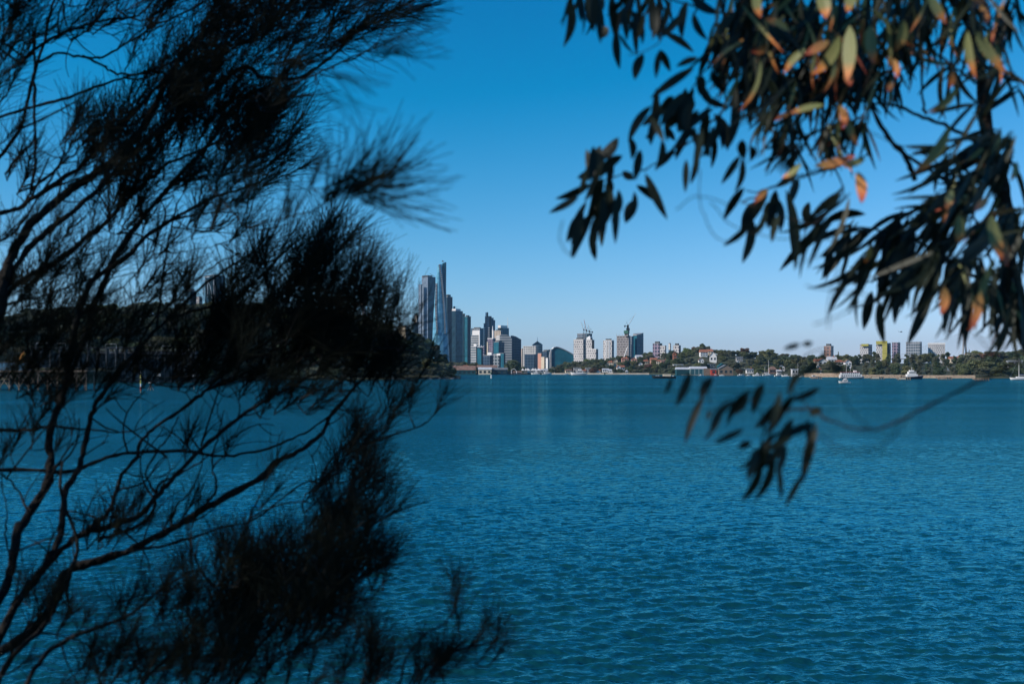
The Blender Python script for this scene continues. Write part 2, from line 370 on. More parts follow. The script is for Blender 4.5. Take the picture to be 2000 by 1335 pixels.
# ---------------------------------------------------------------- buildings
ANG = R(33)
def corner(px0, pxs, px1, D, a=ANG, off=0):
    """outline of a block whose near corner is at pxs: returns CCW list"""
    c = Vector((X(pxs, D), D + off))
    wl = max(.5, (pxs-px0)/F*D/math.cos(a)); wr = max(.5, (px1-pxs)/F*D/math.sin(a))
    wl = min(wl, 140); wr = min(wr, 140)
    L = Vector((-math.cos(a), math.sin(a)))*wl; Rr = Vector((math.sin(a), math.cos(a)))*wr
    return [tuple(c), tuple(c+Rr), tuple(c+Rr+L), tuple(c+L)]
def inset(c, k):
    cx = sum(p[0] for p in c)/len(c); cy = sum(p[1] for p in c)/len(c)
    return [(cx+(p[0]-cx)*k, cy+(p[1]-cy)*k) for p in c]
def shift(c, v): return [(p[0]-v[0], p[1]-v[1]) for p in c]
def bld(name, label, px0, pxs, px1, pytop, D, mat1, mat2=None, roof='flat', cat='building', group=None, a=ANG, top=2.5, plant=True, z0=1.0, fins=0, pyb=None, rmat=None):
    mat1 = FA.get(mat1, None) or M[mat1]; mat2 = (FA.get(mat2, None) or M.get(mat2)) if mat2 else mat1
    c = corner(px0, pxs, px1, D, a); o = (X(pxs, D), D)
    e = empty(name, (o[0], o[1], z0), label, cat, group)
    c = shift(c, o); zt = Zy(pytop, D) - z0
    q = MB(); q.prism(c, 0, zt - (0 if roof != 'flat' else top*.0))
    # side 0 = right-hand face, darker mat2 often putting shade into the colour, side 3 = left-hand (sunlit) face
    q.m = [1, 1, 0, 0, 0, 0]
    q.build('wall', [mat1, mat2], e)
    rm = rmat or M['grey']
    if roof == 'flat':
        q = MB(); co = inset(c, 1.03); q.prism(co, zt, zt+top*.35); q.build('parapet', rm, e)
        if plant:
            q = MB(); q.prism(inset(c, .55), zt+top*.35, zt+top*1.5); q.build('plant_room', M['dgrey'], e)
    if fins:
        q = MB()
        for k in range(fins):
            z = zt*(k+.6)/fins; q.prism(inset(c, 1.035), z, z+.45)
        q.build('balcony', M['white'] if fins > 0 else rm, e)
    return e, c, zt

def add_block(e, name, px0, pxs, px1, pyt, pyb, D, m1, m2=None, a=ANG, proud=0.0):
    m1 = FA.get(m1) or M[m1]; m2 = (FA.get(m2) or M[m2]) if m2 else m1
    c = shift(corner(px0, pxs, px1, D-proud, a), (e.location.x, e.location.y))
    q = MB(); z0 = Zy(pyb, D)-e.location.z; q.prism(c, z0, Zy(pyt, D)-e.location.z); q.m = [1,1,0,0,0,0]
    return q.build(name, [m1, m2], e)
def mast(e, px, py0, py1, D, r=.6, m='white', name='mast'):
    q = MB(); x = X(px, D)-e.location.x; y = D-e.location.y
    q.tube([(x,y,Zy(py0,D)-e.location.z),(x,y,Zy(py1,D)-e.location.z)], [r, r*.4], 6); return q.build(name, M[m], e)

# --- city, left to right
bld('apartment_tower','small cream balconied tower peeping out left of the grey louvred skyscraper',809.5,814,817,616,2750,'bgrid','shade')
bld('office_block','low black office block at the foot of the grey louvred skyscraper, beside the headland',805,810,817,631,2650,'dark','dark')
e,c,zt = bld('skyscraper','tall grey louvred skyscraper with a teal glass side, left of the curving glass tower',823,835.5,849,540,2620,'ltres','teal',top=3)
add_block(e,'lower_wing',817,822.5,824,555,740,2615,'ltres','teal')
add_block(e,'roof_crown',824,835.5,836.5,537.5,540,2618,'dgrey')
q=MB(); x=X(843,2640)-e.location.x; z=Zy(540,2640)-1; q.tube([(x,30,z),(x,30,z+5)],.8); q.tube([(x-6,30,z+9),(x,30,z+5),(x+7,30,z+2)],.5); q.build('roof_crane',M['dgrey'],e)
# the curving glass tower
D = 2480
e = empty('glass_tower',(X(860,D),D+18,1),'tallest tower of the city, a tapering and twisting pale blue glass skyscraper','skyscraper')
LE=[(510,853.5),(516,853.3),(540,850.8),(568,848.6),(600,846.4),(620,845.2),(650,843.8),(680,842.5),(740,841)]
RE=[(510,861),(516,861.8),(550,864.3),(600,868.8),(650,873),(680,876),(740,879)]
def petal(tableL, tableR, ytop, depth, yoff, ph, name, m, slant=0):
    rows = []; n = 20; H0 = Zy(740, D)
    for j in range(25):
        py = 733 - (733-ytop)*j/24
        xl = X(interp(tableL,py),D)-e.location.x; xr = X(interp(tableR,py),D)-e.location.x
        cx=(xl+xr)/2; hw=(xr-xl)/2; row=[]; tw = ph + .5*j/24
        for k in range(n):
            t = 2*math.pi*k/n; lob = 1+.10*math.cos(3*(t-tw))
            cs = math.copysign(abs(math.cos(t))**.75, math.cos(t)); sn = math.copysign(abs(math.sin(t))**.75, math.sin(t))
            xx = cs
            zz = Zy(py,D)-1 + (slant*cs if j == 24 else 0)
            row.append((cx+xx*hw, yoff+sn*lob*(hw*.55+depth), zz))
        rows.append(row)
    q=MB(); q.grid(rows, True); q.quad(rows[-1]); o=q.build(name,m,e); 
    for p in o.data.polygons: p.use_smooth = False
    return o
petal(LE,RE,516,8,0,0,'main_petal',FA['crown'],1.5)
petal([(510,861.7),(560,860),(740,858)],[(510,870),(560,869.6),(600,870.3),(620,872),(650,874.5),(740,877.5)],511,8,17,1.2,'tall_petal',FA['teal'],2)
for pth in ([(556,852,3),(600,851.3,3.6),(630,852.6,3),(652,854,2.2)],[(519,858,2.2),(540,861.5,3),(580,865.3,3),(620,868,2.6),(652,869.3,2)]):
    q=MB(); n=34
    for k in range(n):
        py=pth[0][0]+(pth[-1][0]-pth[0][0])*k/(n-1); px=np.interp(py,[a[0] for a in pth],[a[1] for a in pth]); ww=np.interp(py,[a[0] for a in pth],[a[2] for a in pth])/F*D/2
        x=X(px,D)-e.location.x; z=Zy(py,D)-1
        xl=X(interp(LE,py),D)-e.location.x; xr=X(interp(RE,py),D)-e.location.x; hw=(xr-xl)/2; u=(x-(xl+xr)/2)/hw
        yf=-(hw*.55+8)*math.sqrt(max(.05,1-abs(u)**2.6))*1.06-1.5
        q.mi=0; q.box(x-ww,x+ww,yf-1.5,yf+12,z,z+2.6); q.mi=1; q.box(x-ww*1.05,x+ww*1.05,yf-2,yf+12,z+2.65,z+4)
    q.build('balcony_column',[M['dark'],M['tin']],e)
mast(e,864.5,511,508.5,D+15,2.5,'dgrey','roof_pod'); mast(e,867,511,509.5,D+15,1.5,'dgrey','roof_pod')

e,c,zt=bld('office_tower','dark stepped office tower directly right of the curving glass tower',868,874,883,580,2700,'dark','dark',top=5)
add_block(e,'stepped_top',868,872,877,577.5,581,2705,'dark')
e,c,zt=bld('office_tower','dark teal office tower with a white roof plant room, second of the dark cluster',882,890,903,607,2600,'dark','teal',plant=False)
add_block(e,'plant_room',882.5,890,899,602.5,606.5,2610,'white','tin'); add_block(e,'lift_house',885,887,889,598,602.5,2615,'dark')
e,c,zt=bld('office_tower','rounded dark teal office tower with a low roof ring, rightmost of the dark cluster',907,913,919.3,618,2560,'teal','dark')
add_block(e,'side_wing',903,906,908,615,735,2565,'dark'); 
q=MB(); q.tube([(X(906,2565)-e.location.x,4,Zy(615,2565)-1),(X(906,2565)-e.location.x,4,Zy(612.5,2565)-1)],3.4,10); q.build('roof_ring',M['dark'],e)

e,c,zt=bld('office_building','grey and teal office building with a big white upper box, right of the dark towers',920,937,944,641,2500,'shade','teal',top=2)
add_block(e,'upper_box',922,936.6,938,645,654,2480,'white','tin'); add_block(e,'glass_front',919.5,934.5,937,654,735,2482,'stripe','dark')
add_block(e,'white_pier',934.8,936.8,938,645,700,2478,'white')
e,c,zt=bld('office_tower','slim stepped dark tower with white balcony stripes down its left edge',947,955.5,960,617.5,2700,'steel','dark',plant=False)
add_block(e,'right_step',955,959,964,620,740,2705,'teal','teal'); add_block(e,'lower_step',960,963,967,624.5,740,2710,'teal','teal')
add_block(e,'left_step',944.5,946.5,948,631,740,2702,'steel')
add_block(e,'white_lift_shaft',948,950,951,610,618,2700,'white'); add_block(e,'dark_lift_shaft',950.5,952.5,953.5,609.5,618,2700,'dark')
for px in (946,954.5):
    q=MB()
    for k in range(9):
        z=Zy(641+4.1*k,2690)-1; x=X(px,2690)-e.location.x; q.box(x-2.2,x+2.2,-14,-4,z,z+2.2)
    q.build('white_balcony',M['white'],e)
e,c,zt=bld('office_block','beige and white stepped office block with a thin spire, behind the curved hotel',965,978,982,645.5,2620,'bgrid','shade',top=2)
add_block(e,'spire_wing',961,963.5,965,645,735,2610,'white'); mast(e,962.3,645,636,2605,1.8,'white','spire')
e,c,zt=bld('office_tower','dark teal tower with a white slanted crown and a thin antenna',972,980,994,640,2750,'dark','teal',plant=False,top=1)
add_block(e,'white_crown',972.5,978,991,635,640,2745,'white','white'); mast(e,991.7,640,620,2750,.9,'white','antenna')
# hotel with the arched roof
D=2300
e=empty('hotel',(X(985,D),D,1),'wide pale striped hotel with an arched roofline and a right wing coloured navy for shade','hotel')
def arch(px0,px1,prof,yb,D,dep,m,name,yaw=0):
    q=MB(); n=14; fr=[]; 
    for k in range(n+1):
        px=px0+(px1-px0)*k/n; yy=D+yaw*k/n; fr.append((X(px,yy)-e.location.x, yy-e.location.y, Zy(interp(prof,px),yy)-e.location.z))
    zb=Zy(yb,D)-e.location.z; u=0
    for a,b in zip(fr,fr[1:]):
        l=math.dist(a[:2],b[:2])
        q.quad([(a[0],a[1],zb),(b[0],b[1],zb),b,a],[(u,zb),(u+l,zb),(u+l,b[2]),(u,a[2])])
        q.quad([a,b,(b[0],b[1]+dep,b[2]),(a[0],a[1]+dep,a[2])])
        q.quad([(b[0],b[1]+dep,zb),(a[0],a[1]+dep,zb),(a[0],a[1]+dep,a[2]),(b[0],b[1]+dep,b[2])]); u+=l
    for a in (fr[0],fr[-1]): q.quad([(a[0],a[1],zb),(a[0],a[1],a[2]),(a[0],a[1]+dep,a[2]),(a[0],a[1]+dep,zb)])
    return q.build(name,m,e)
arch(975.5,999.6,[(975,653.6),(990,653.7),(994,655),(997,657.5),(999.6,660.5)],735,D,26,FA['stripe'],'striped_front')
arch(968.8,975.5,[(968,656),(975.5,653.6)],735,D+14,20,FA['grid'],'side_wing',-13)
arch(997.5,1018,[(997,655),(1002,655.2),(1008,657),(1013,660),(1018,662.5)],735,D+40,30,FA['navy'],'navy_shade_wing',25)  # navy here is the shade on this wing, put into its colour
e,c,zt=bld('office_block','teal glass block in front of the striped hotel',964,974,985,668,2180,'teal','navy')
e,c,zt=bld('office_block','mauve grey office block with a white roof edge, left of the teal glass block',952,963,968,661.5,2350,'mauve','shade',plant=False,rmat=M['white'],top=5)
bld('apartment_block','narrow cream tower slab between the mauve block and the striped low office',951,952.5,954,668,2300,'cream','cream',plant=False)
e,c,zt=bld('low_office','low striped grey office with a white roof box, right of the dark towers',919,930,933,676,2250,'stripe','navy',plant=False)
add_block(e,'plant_box',925,930.5,931.5,671.3,676,2240,'white')
e,c,zt=bld('low_office','low teal office with a row of white roof units',932,940,944,679,2240,'teal','dark',plant=False)
q=MB()
for k in range(5): x=X(933+k*2.4,2236)-e.location.x; q.box(x-1.1,x+1.1,-2,3,zt+.9,zt+3.2+(k%2)*2)
q.build('roof_unit',M['white'],e)
bld('low_office','narrow mauve striped office beside the low teal office',943.3,945.5,947.5,676,2230,'mauve','mauve',plant=False)
bld('low_office','blue grey office with bright window strips behind the wharf trees',943,957,963,694,1950,'navy','navy',plant=False)
e,c,zt=bld('low_office','pale blue office with a white roof box, above the dark wharf shed',963,975,978,691.5,1930,'shade','navy',plant=False)
add_block(e,'white_roof_box',970,977,978.5,690,694,1925,'white')
bld('low_office','small white block above the blue grey office',952,960,961.5,688,1980,'white','tin',plant=False)
e,c,zt=bld('apartment_block','tall teal panel building between the teal block and the wharf roofs',976,984,987,690,2100,'teal','dark',plant=False)
# white slab with pyramid-roofed tower behind
e,c,zt=bld('office_tower','brown tower with a dark pyramid roof and a thin spire',1040,1052,1060,673,2600,'bgrid','shade',plant=False)
q=MB(); c2=inset(c,1.0); cx=sum(p[0] for p in c)/4; cy=sum(p[1] for p in c)/4; ap=(cx,cy,zt+10)
for i in range(4): a=c2[i];b=c2[(i+1)%4]; q.quad([(a[0],a[1],zt+1),(b[0],b[1],zt+1),ap])
q.build('pyramid_roof',M['dark'],e); q=MB(); q.tube([ap,(ap[0],ap[1],ap[2]+11)],[.8,.25]); q.build('spire',M['white'],e)
e,c,zt=bld('office_block','bright white office slab with a grid of windows, right of the hotel',1021.5,1047,1050.5,676,2150,'grid','shade',plant=False,rmat=M['white'],a=R(15))
e,c,zt=bld('office_block','dark block added as shade on the lower front of the bright white slab',1024.5,1043,1050,692,2080,'navy','navy',plant=False,a=R(20))  # added dark volume stands in for shade across the slab's lower front
bld('apartment_block','narrow pale pink block squeezed between the hotel and the white slab',1018,1020,1021.5,681,2200,'bgrid','shade',plant=False)
bld('brick_building','salmon brick warehouse right of the white slab',1050.5,1057,1059,690,2050,'pinkbrick','brick',plant=False)
bld('office_block','cream block with plain walls in front of the dark stepped offices',1057,1063,1066,697,2000,'cream','shade',plant=False)
bld('office_block','dark navy office behind the salmon brick warehouse',1059,1068,1071,686,2300,'navy','dark')
bld('office_block','dark narrow office beside the curved dark glass hall',1067,1072,1078,683,2350,'dark','navy',plant=False)
bld('low_office','small white building left of the curved dark glass hall',1066,1070,1073,699,1980,'white','grey',plant=False)
# curved hall
D=2000
e=empty('curved_hall',(X(1100,D),D,1),'low dark glass hall with a humped curved roof like a wave','hall')
prof=[(1075,700),(1076,690),(1078.5,682),(1082,678.8),(1087,677.8),(1092,678.8),(1100,682),(1110,687),(1120,693),(1128,699)]
arch(1075,1128,prof,735,D,60,FA['teal'],'glass_front')
for yo in (-1.5,61):
  q=MB()
  for (a,b) in zip(prof,prof[1:]):
    A=Vector((X(a[0],D)-e.location.x,0,Zy(a[1],D)-1)); B=Vector((X(b[0],D)-e.location.x,0,Zy(b[1],D)-1))
    q.tube([A+Vector((0,yo,.6)),B+Vector((0,yo,.6))],1.0,6)
  q.build('roof_rim',M['steel'],e)
arch(1073.5,1077,[(1073,700),(1074.5,688),(1077,680.5)],735,D-3,40,M['grey'],'end_wall')

# towers on the peninsula
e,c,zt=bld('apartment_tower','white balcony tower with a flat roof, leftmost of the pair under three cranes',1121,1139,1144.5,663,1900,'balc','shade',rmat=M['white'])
e,c,zt=bld('office_tower','dark unfinished tower behind the left white balcony tower',1128,1143,1144.5,651.5,2100,'steel','steel',plant=False)
e,c,zt=bld('office_tower','dark unfinished tower behind the stepped white tower',1145.5,1150,1157.5,651.5,2120,'dark','steel',plant=False)
e,c,zt=bld('apartment_tower','stepped white and brown tower with a small gabled top',1145,1156,1161.5,664,1880,'balc','brown',plant=False)
add_block(e,'upper_stage',1146,1153,1158,659,664,1882,'white','brown')
c2=shift(corner(1146,1153,1158,1882),(e.location.x,e.location.y)); cx=sum(p[0] for p in c2)/4; cy=sum(p[1] for p in c2)/4; q=MB(); z=Zy(659,1882)-1
for i in range(4): a=c2[i];b=c2[(i+1)%4]; q.quad([(a[0],a[1],z),(b[0],b[1],z),(cx,cy,z+3.5)])
q.build('gabled_top',M['white'],e)
bld('apartment_block','lower white balcony block in front of the stepped white tower',1146.5,1164,1169,682,1820,'balc','shade',rmat=M['white'],plant=False)
e,c,zt=bld('apartment_tower','lone striped white tower standing apart in the middle of the skyline',1179,1195,1200,665,1850,'balc','shade',rmat=M['white'])
q=MB()
for t in (.3,.62):
    a,b=c[0],c[3]; x=a[0]+(b[0]-a[0])*t; y=a[1]+(b[1]-a[1])*t; q.box(x-1.6,x+1.6,y-1.6,y+1.0,0,zt)
q.build('white_pier',M['white'],e)
e,c,zt=bld('tower_under_construction','bare concrete tower under construction with a green climbing core on top',1206,1228,1232,656,1900,'constr','steel',plant=False,cat='unfinished tower')
add_block(e,'core',1220,1226,1229,650,656,1895,'constr','dgrey'); add_block(e,'climbing_screen',1219,1227,1230,645,651,1892,'green','dark')
q=MB()
for k in range(14): z=zt*(.35+.65*k/14); q.prism(inset(c,1.03),z,z+.5)
q.build('floor_slab',M['grey'],e)
for t in (.2,.5,.8,1): q=MB(); x=c[0][0]+(c[3][0]-c[0][0])*t; y=c[0][1]+(c[3][1]-c[0][1])*t; q.tube([(x,y,zt),(x,y,zt+3+t)],.35); q.build('column_bar',M['grey'],e)
q=MB(); a=P(1218,700,1860); b=P(1226,677,1860); o=Vector(e.location); q.tube([a-o,b-o],1.0,5); q.build('hoist_boom',M['white'],e)
bld('apartment_tower','slim teal glass tower touching the tower under construction',1230,1234,1238.5,657,1930,'steel','teal',plant=False)
e,c,zt=bld('apartment_tower','teal glass tower with a sloped grey crown, right of the tower under construction',1237,1244,1260,655,1940,'teal','teal',plant=False)
q=MB(); q.prism(inset(c,1.0),zt+1,zt+6,top=[zt+1.5,zt+6,zt+6,zt+4]); q.build('sloped_crown',M['grey'],e)
# cranes
def luff(label, px, pyb, pyc, jx, jy, D, m='white'):
    e=empty('tower_crane',(X(px,D),D,Zy(pyb,D)),label,'crane','luffing cranes on the unfinished towers')
    hz=Zy(pyc,D)-Zy(pyb,D); q=MB()
    for sx in (-.9,.9):
        for sy in (-.9,.9): q.tube([(sx,sy,0),(sx,sy,hz)],.3,4)
    k=0; z=0
    while z<hz: q.tube([(-.9,-.9,z),(.9,-.9,min(hz,z+2))],.2,4); z+=2
    q.build('mast',M['dgrey'],e)
    jxw=X(jx,D)-X(px,D); jz=Zy(jy,D)-Zy(pyb,D); q=MB(); A=Vector((0,0,hz+.5)); B=Vector((jxw,0,jz)); s=1 if jxw>0 else -1
    pr=(B-A).normalized().cross(Vector((0,1,0)))
    for off in (pr*.7+Vector((0,.7,0)),pr*.7-Vector((0,.7,0)),-pr*.7): q.tube([A+off,B],.26,4)
    n=int((B-A).length/3)
    for i in range(n):
        t0=i/n; t1=(i+.5)/n; q.tube([A.lerp(B,t0)+pr*.7*(1-t0),A.lerp(B,t1)-pr*.7*(1-t1),A.lerp(B,(i+1)/n)+pr*.7*(1-(i+1)/n)],.14,4)
    q.build('jib',M[m],e)
    q=MB(); q.box(min(-s*6,s*1),max(-s*6,s*1),-1.2,1.2,hz,hz+.9); q.box(-s*6-1.2,-s*6+1.2,-1.2,1.2,hz-1.5,hz+1.8); q.box(-1,1.2,-2,-.8,hz+.9,hz+3); q.build('counterweight',M['dgrey'],e)
    q=MB(); q.tube([(0,0,hz),(-s*2.5,0,hz+8)],.3,4); q.tube([(-s*2.5,0,hz+8),A.lerp(B,.85)],.12,4); q.tube([(-s*2.5,0,hz+8),(-s*6,0,hz+1)],.15,4); q.build('a_frame',M['dgrey'],e)
luff('left of three slender white cranes above the two white balcony towers',1140,662,645,1133.5,626,2060)
luff('tallest of three slender cranes, with a red and white jib between the two dark towers',1145.2,664,647,1140.5,623,2070,'red')
luff('short slender crane on the dark tower, right of the other two',1151.5,652,648.5,1148.5,633,2110)
luff('big crane with a long white jib leaning right over the tower under construction',1226.5,645,637,1241.5,612,1900)
e=bpy.data.objects['tower_crane.003']; q=MB(); q.box(-3,3,-3,3,0,4.5); q.box(-2,1.5,-2,2,4.5,10); q.build('slewing_platform',M['dark'],e)

# hilltop flats
def onhill(px, D): return hR(px, D)
bld('flats_block','brown grey block of flats on the hilltop, left of the white flats',1276,1288,1295,671,1560,'mauve','brown',z0=10)
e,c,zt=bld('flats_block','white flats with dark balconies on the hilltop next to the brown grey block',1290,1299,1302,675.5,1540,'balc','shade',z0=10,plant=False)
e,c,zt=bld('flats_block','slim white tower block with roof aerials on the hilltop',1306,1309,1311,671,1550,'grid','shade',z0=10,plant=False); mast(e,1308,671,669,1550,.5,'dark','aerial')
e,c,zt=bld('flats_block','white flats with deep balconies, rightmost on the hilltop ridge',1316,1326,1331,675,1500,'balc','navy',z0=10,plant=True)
bld('apartment_block','lone brown apartment block with stepped balconies rising over the right hand trees',1611.5,1623,1633,676,1420,'brown','steel',z0=8)
# olympic-style towers right
e,c,zt=bld('apartment_tower','blue and white flats with a pale yellow top, leftmost of the right hand tower row',1682.5,1696,1713,673,1800,'olywhite','olynavy',plant=False)
add_block(e,'yellow_top',1685,1696,1698,671.3,675.5,1795,'yellow','green')
e,c,zt=bld('apartment_tower','bright yellow tower with one white side, second of the right hand tower row',1714,1726,1736,668,1760,'olywhite','yellow',plant=False)
add_block(e,'yellow_band',1714,1726,1728,665.6,672,1755,'yellow'); add_block(e,'yellow_wing',1725,1732.5,1734,665.6,735,1748,'yellow','yellow')
add_block(e,'navy_shade_wing',1733,1737,1744,669.5,735,1770,'olynavy','olynavy')  # dark blue puts the shade of the tower's right part into colour
e,c,zt=bld('apartment_tower','mauve and blue tower right of the bright yellow tower',1744.5,1754,1765,669,1790,'mauve','olynavy',plant=False)
e,c,zt=bld('apartment_tower','wide grey balconied tower with a dark right side, fourth in the right tower row',1775,1797,1806.5,668,1770,'steel','teal',plant=False,fins=10)
e,c,zt=bld('apartment_tower','white framed tower with dark window columns, nearest the bridge pylon',1817.5,1846,1853,671.5,1780,'olywhite','navy',plant=False,rmat=M['white'],a=R(22),top=6)
# far left, seen through the branches
e,c,zt=bld('office_tower','dark glass tower with white rib lines, seen through the left branches',395,417,434,537.5,1500,'dark','teal',plant=False,z0=20,a=R(40))
D=1492; o=Vector(e.location)
def lineat(pts, r, name, m='white', D=D):
    q=MB()
    for l in pts: q.tube([P(x,y,D)-o for x,y in l], r, 5)
    return q.build(name, M[m], e)
lineat([[(417.5,535.5),(417,600)]],.5,'corner_fin'); lineat([[(419.8,556),(419.8,600)]],.35,'side_fin')
lineat([[(395.5,548),(405,547.5),(411,560),(414,582),(415.5,600)],[(405.5,548),(405.5,580)]],.45,'rib_line',D=1470)
lineat([[(397,541.8),(409,540.8)]],.7,'sign_band',D=1470)
lineat([[(395.5,561+3*k),(399.5+2*(k%2),561+3*k)] for k in range(4)],.25,'ledge',D=1475)
e,c,zt=bld('office_block','dark low tower left of the white-ribbed glass tower',364,372,380,568,1520,'dark','dark',z0=20)
e,c,zt=bld('flats_block','white balconied flats at the foot of the white-ribbed glass tower',382.5,389,393,580,1450,'balc','shade',z0=20,plant=False)
# golden turret tower
D=1900; e=empty('turret_tower',(X(711,D),D,20),'slender tower with a golden turret, seen through the needles above the headland','tower')
q=MB(); q.tube([(0,0,0),(0,0,Zy(592,D)-20)],4,10); q.build('shaft',M['grey'],e)
q=MB(); z=Zy(592,D)-20; q.tube([(0,0,z-6),(0,0,z+2),(0,0,z+9),(0,0,z+14),(0,0,z+20),(0,0,z+22)],[4,7.5,8.5,8,6,3],16); q.build('turret',mat('golden_panel',(.4,.18,.07),.4,metal=.4),e)
q=MB(); q.tube([(0,0,z+22),(0,0,z+26),(0,0,z+32)],[2,1.4,.3],8); q.build('spire',M['tin'],e)
e,c,zt=bld('lookout_building','pale stone building half hidden on top of the headland, above its steep right end',776,792,799,637.5,905,'cream','grey',z0=30,plant=False)
#--BRIDGE
D=2450
e=empty('cable_stayed_bridge',(X(1884,D),D,0),'cable-stayed bridge with a tall dark pylon and fanned cables, behind the right hand trees','bridge')
zt=Zy(645.5,D); deck=Zy(701,D); q=MB()
for s in (-1,1): q.tube([(s*8,s*3,0),(s*7,s*3,deck),(s*1.8,0,zt-30),(s*1.8,0,zt)],[3,2.6,2.2,2.0],6)
q.box(-8,8,-3,3,deck-4,deck-1); q.build('pylon',M['grey'],e)
q=MB(); q.box(-190,300,-14,14,deck-1,deck+1.5); q.build('deck',M['grey'],e)
for s,sp in ((-1,175),(1,230)):
    for k in range(14):
        q=MB(); q.tube([(s*1.5,0,zt-3-k*1.9),(s*(sp*(1-k/14)+8),0,deck+1.5)],.22 if k else .3,4); q.build('stay_cable',M['grey'],e)

# ---------------------------------------------------------------- houses, sheds and shore structures
def house(label, px, pyb, D, w, d, h, rh, wm='white', rm='tile', yaw=0, hip=False, nwin=3, storeys=1, chim=False, name='house', cat='house', group=None, z=None):
    zb = (Zy(pyb, D)) if z is None else z
    e = empty(name, (X(px, D), D, zb), label, cat, group, rz=yaw)
    q = MB(); q.box(-w/2, w/2, 0, d, -6, h); q.build('wall', FA.get(wm) or M[wm], e)
    q = MB(); o = .5
    if hip:
        k = min(w, d)*.45; y0, y1, x0, x1 = -o, d+o, -w/2-o, w/2+o; a = (x0+k, d/2, h+rh); b = (x1-k, d/2, h+rh)
        for f in ([(x0,y0,h),(x1,y0,h),b,a], [(x1,y1,h),(x0,y1,h),a,b], [(x0,y1,h),(x0,y0,h),a], [(x1,y0,h),(x1,y1,h),b], [(x0,y0,h),(x0,y1,h),(x1,y1,h),(x1,y0,h)]): q.quad(f)
    elif rh > 0:
        x0, x1 = -w/2-o, w/2+o
        for f in ([(x0,-o,h-.1),(x1,-o,h-.1),(x1,d/2,h+rh),(x0,d/2,h+rh)], [(x1,d+o,h-.1),(x0,d+o,h-.1),(x0,d/2,h+rh),(x1,d/2,h+rh)],
                  [(x0,-o,h-.1),(x0,d/2,h+rh),(x0,d+o,h-.1)], [(x1,d+o,h-.1),(x1,d/2,h+rh),(x1,-o,h-.1)], [(x0,-o,h-.1),(x0,d+o,h-.1),(x1,d+o,h-.1),(x1,-o,h-.1)]): q.quad(f)
    else: q.box(-w/2-.6, w/2+.6, -.6, d+.6, h, h+.45)
    q.build('roof', M[rm], e)
    for s in range(storeys):
        for i in range(nwin):
            x = -w/2 + w*(i+.5)/nwin; zz = h*(s+.28)/storeys; q = MB(); q.box(x-w/nwin*.27, x+w/nwin*.27, -.12, .2, zz, zz+h/storeys*.45)
            q.build('window', M['glass'], e)
    if chim: q = MB(); q.box(w*.2, w*.2+1, d*.4, d*.4+1, h, h+rh+1.5); q.build('chimney', M['brick'], e)
    return e
def gable_end(label, px, pyb, D, w, d, h, rh, wm, rm, yaw=0, name='house', cat='house', nwin=2):
    """gable faces the camera"""
    e = empty(name, (X(px, D), D, Zy(pyb, D)), label, cat, rz=yaw)
    q = MB(); q.box(-w/2, w/2, 0, d, -5, h); q.quad([(-w/2,0,h),(w/2,0,h),(0,0,h+rh)]); q.quad([(w/2,d,h),(-w/2,d,h),(0,d,h+rh)]); q.build('wall', FA.get(wm) or M[wm], e)
    q = MB(); o=.6
    for s in (-1,1):
        a=[(s*(w/2+o),-o,h-.3),(s*(w/2+o),d+o,h-.3),(0,d+o,h+rh+.1),(0,-o,h+rh+.1)]; q.quad(a); q.quad([(p[0],p[1],p[2]+.3) for p in a]); q.quad([a[0],a[3],(a[3][0],a[3][1],a[3][2]+.3),(a[0][0],a[0][1],a[0][2]+.3)])
    q.build('roof', M[rm], e)
    for i in range(nwin):
        x=-w/2+w*(i+.5)/nwin; q=MB(); q.box(x-w/nwin*.25,x+w/nwin*.25,-.12,.2,h*.3,h*.75); q.build('window', M['glass'], e)
    return e
# --- far wharf, centre
house('brown tiled wharf building with a dark wall, nearest the headland tip',907,731.5,1375,30,14,6.5,6,'tealshed','tileb',nwin=5,name='wharf_building',cat='wharf building')
gable_end('cream gabled end building with orange edge beside the brown tiled wharf roof',889,726,1390,8,12,6,4.5,'cream','tileb',name='wharf_building',cat='wharf building')
house('small orange-red dormer house over the brown tiled wharf roof',909,719,1386,6,6,2.5,2,'pinkbrick','tile',nwin=2,name='wharf_building',cat='wharf building')
e=house('wharf shed with a pale green roof strip and cream doors',947,731,1370,18,12,7,3,'cream','tin',nwin=3,name='wharf_shed',cat='shed')
house('long low wharf shed with a brown roof, behind the cream doors',951,726,1388,28,12,6.5,3,'dark','tileb',nwin=0,name='wharf_shed',cat='shed')
house('long black wharf shed beside the big round fig tree',970,731.5,1376,30,12,7,3,'dark','slate',nwin=4,name='wharf_shed',cat='shed')
house('low wharf shed under the big round fig tree',1000,731.5,1380,26,10,3.4,1.6,'dark','tileb',nwin=4,name='wharf_shed',cat='shed')
def jetty(label, px0, px1, D, zt=1.6, m='wood', w=4, piles=6, rail=True, name='jetty'):
    e = empty(name, (X((px0+px1)/2, D), D, 0), label, 'jetty'); L=(X(px1,D)-X(px0,D))/2
    q=MB(); q.box(-L,L,0,w,zt-.4,zt); q.build('deck',M[m],e)
    for k in range(piles):
        x=-L+.4+(2*L-.8)*k/(piles-1); q=MB(); q.tube([(x,.3,-1.5),(x,.3,zt-.4)],.25,6); q.build('pile',M['wood'],e)
    if rail:
        q=MB(); q.tube([(-L,.1,zt+1.1),(L,.1,zt+1.1)],.06,4)
        for k in range(7): x=-L+2*L*k/6; q.tube([(x,.1,zt),(x,.1,zt+1.1)],.05,4)
        q.build('railing',M['white'],e)
    return e
jetty('pale jetty with a white gangway in front of the fig tree',998,1030,1365)
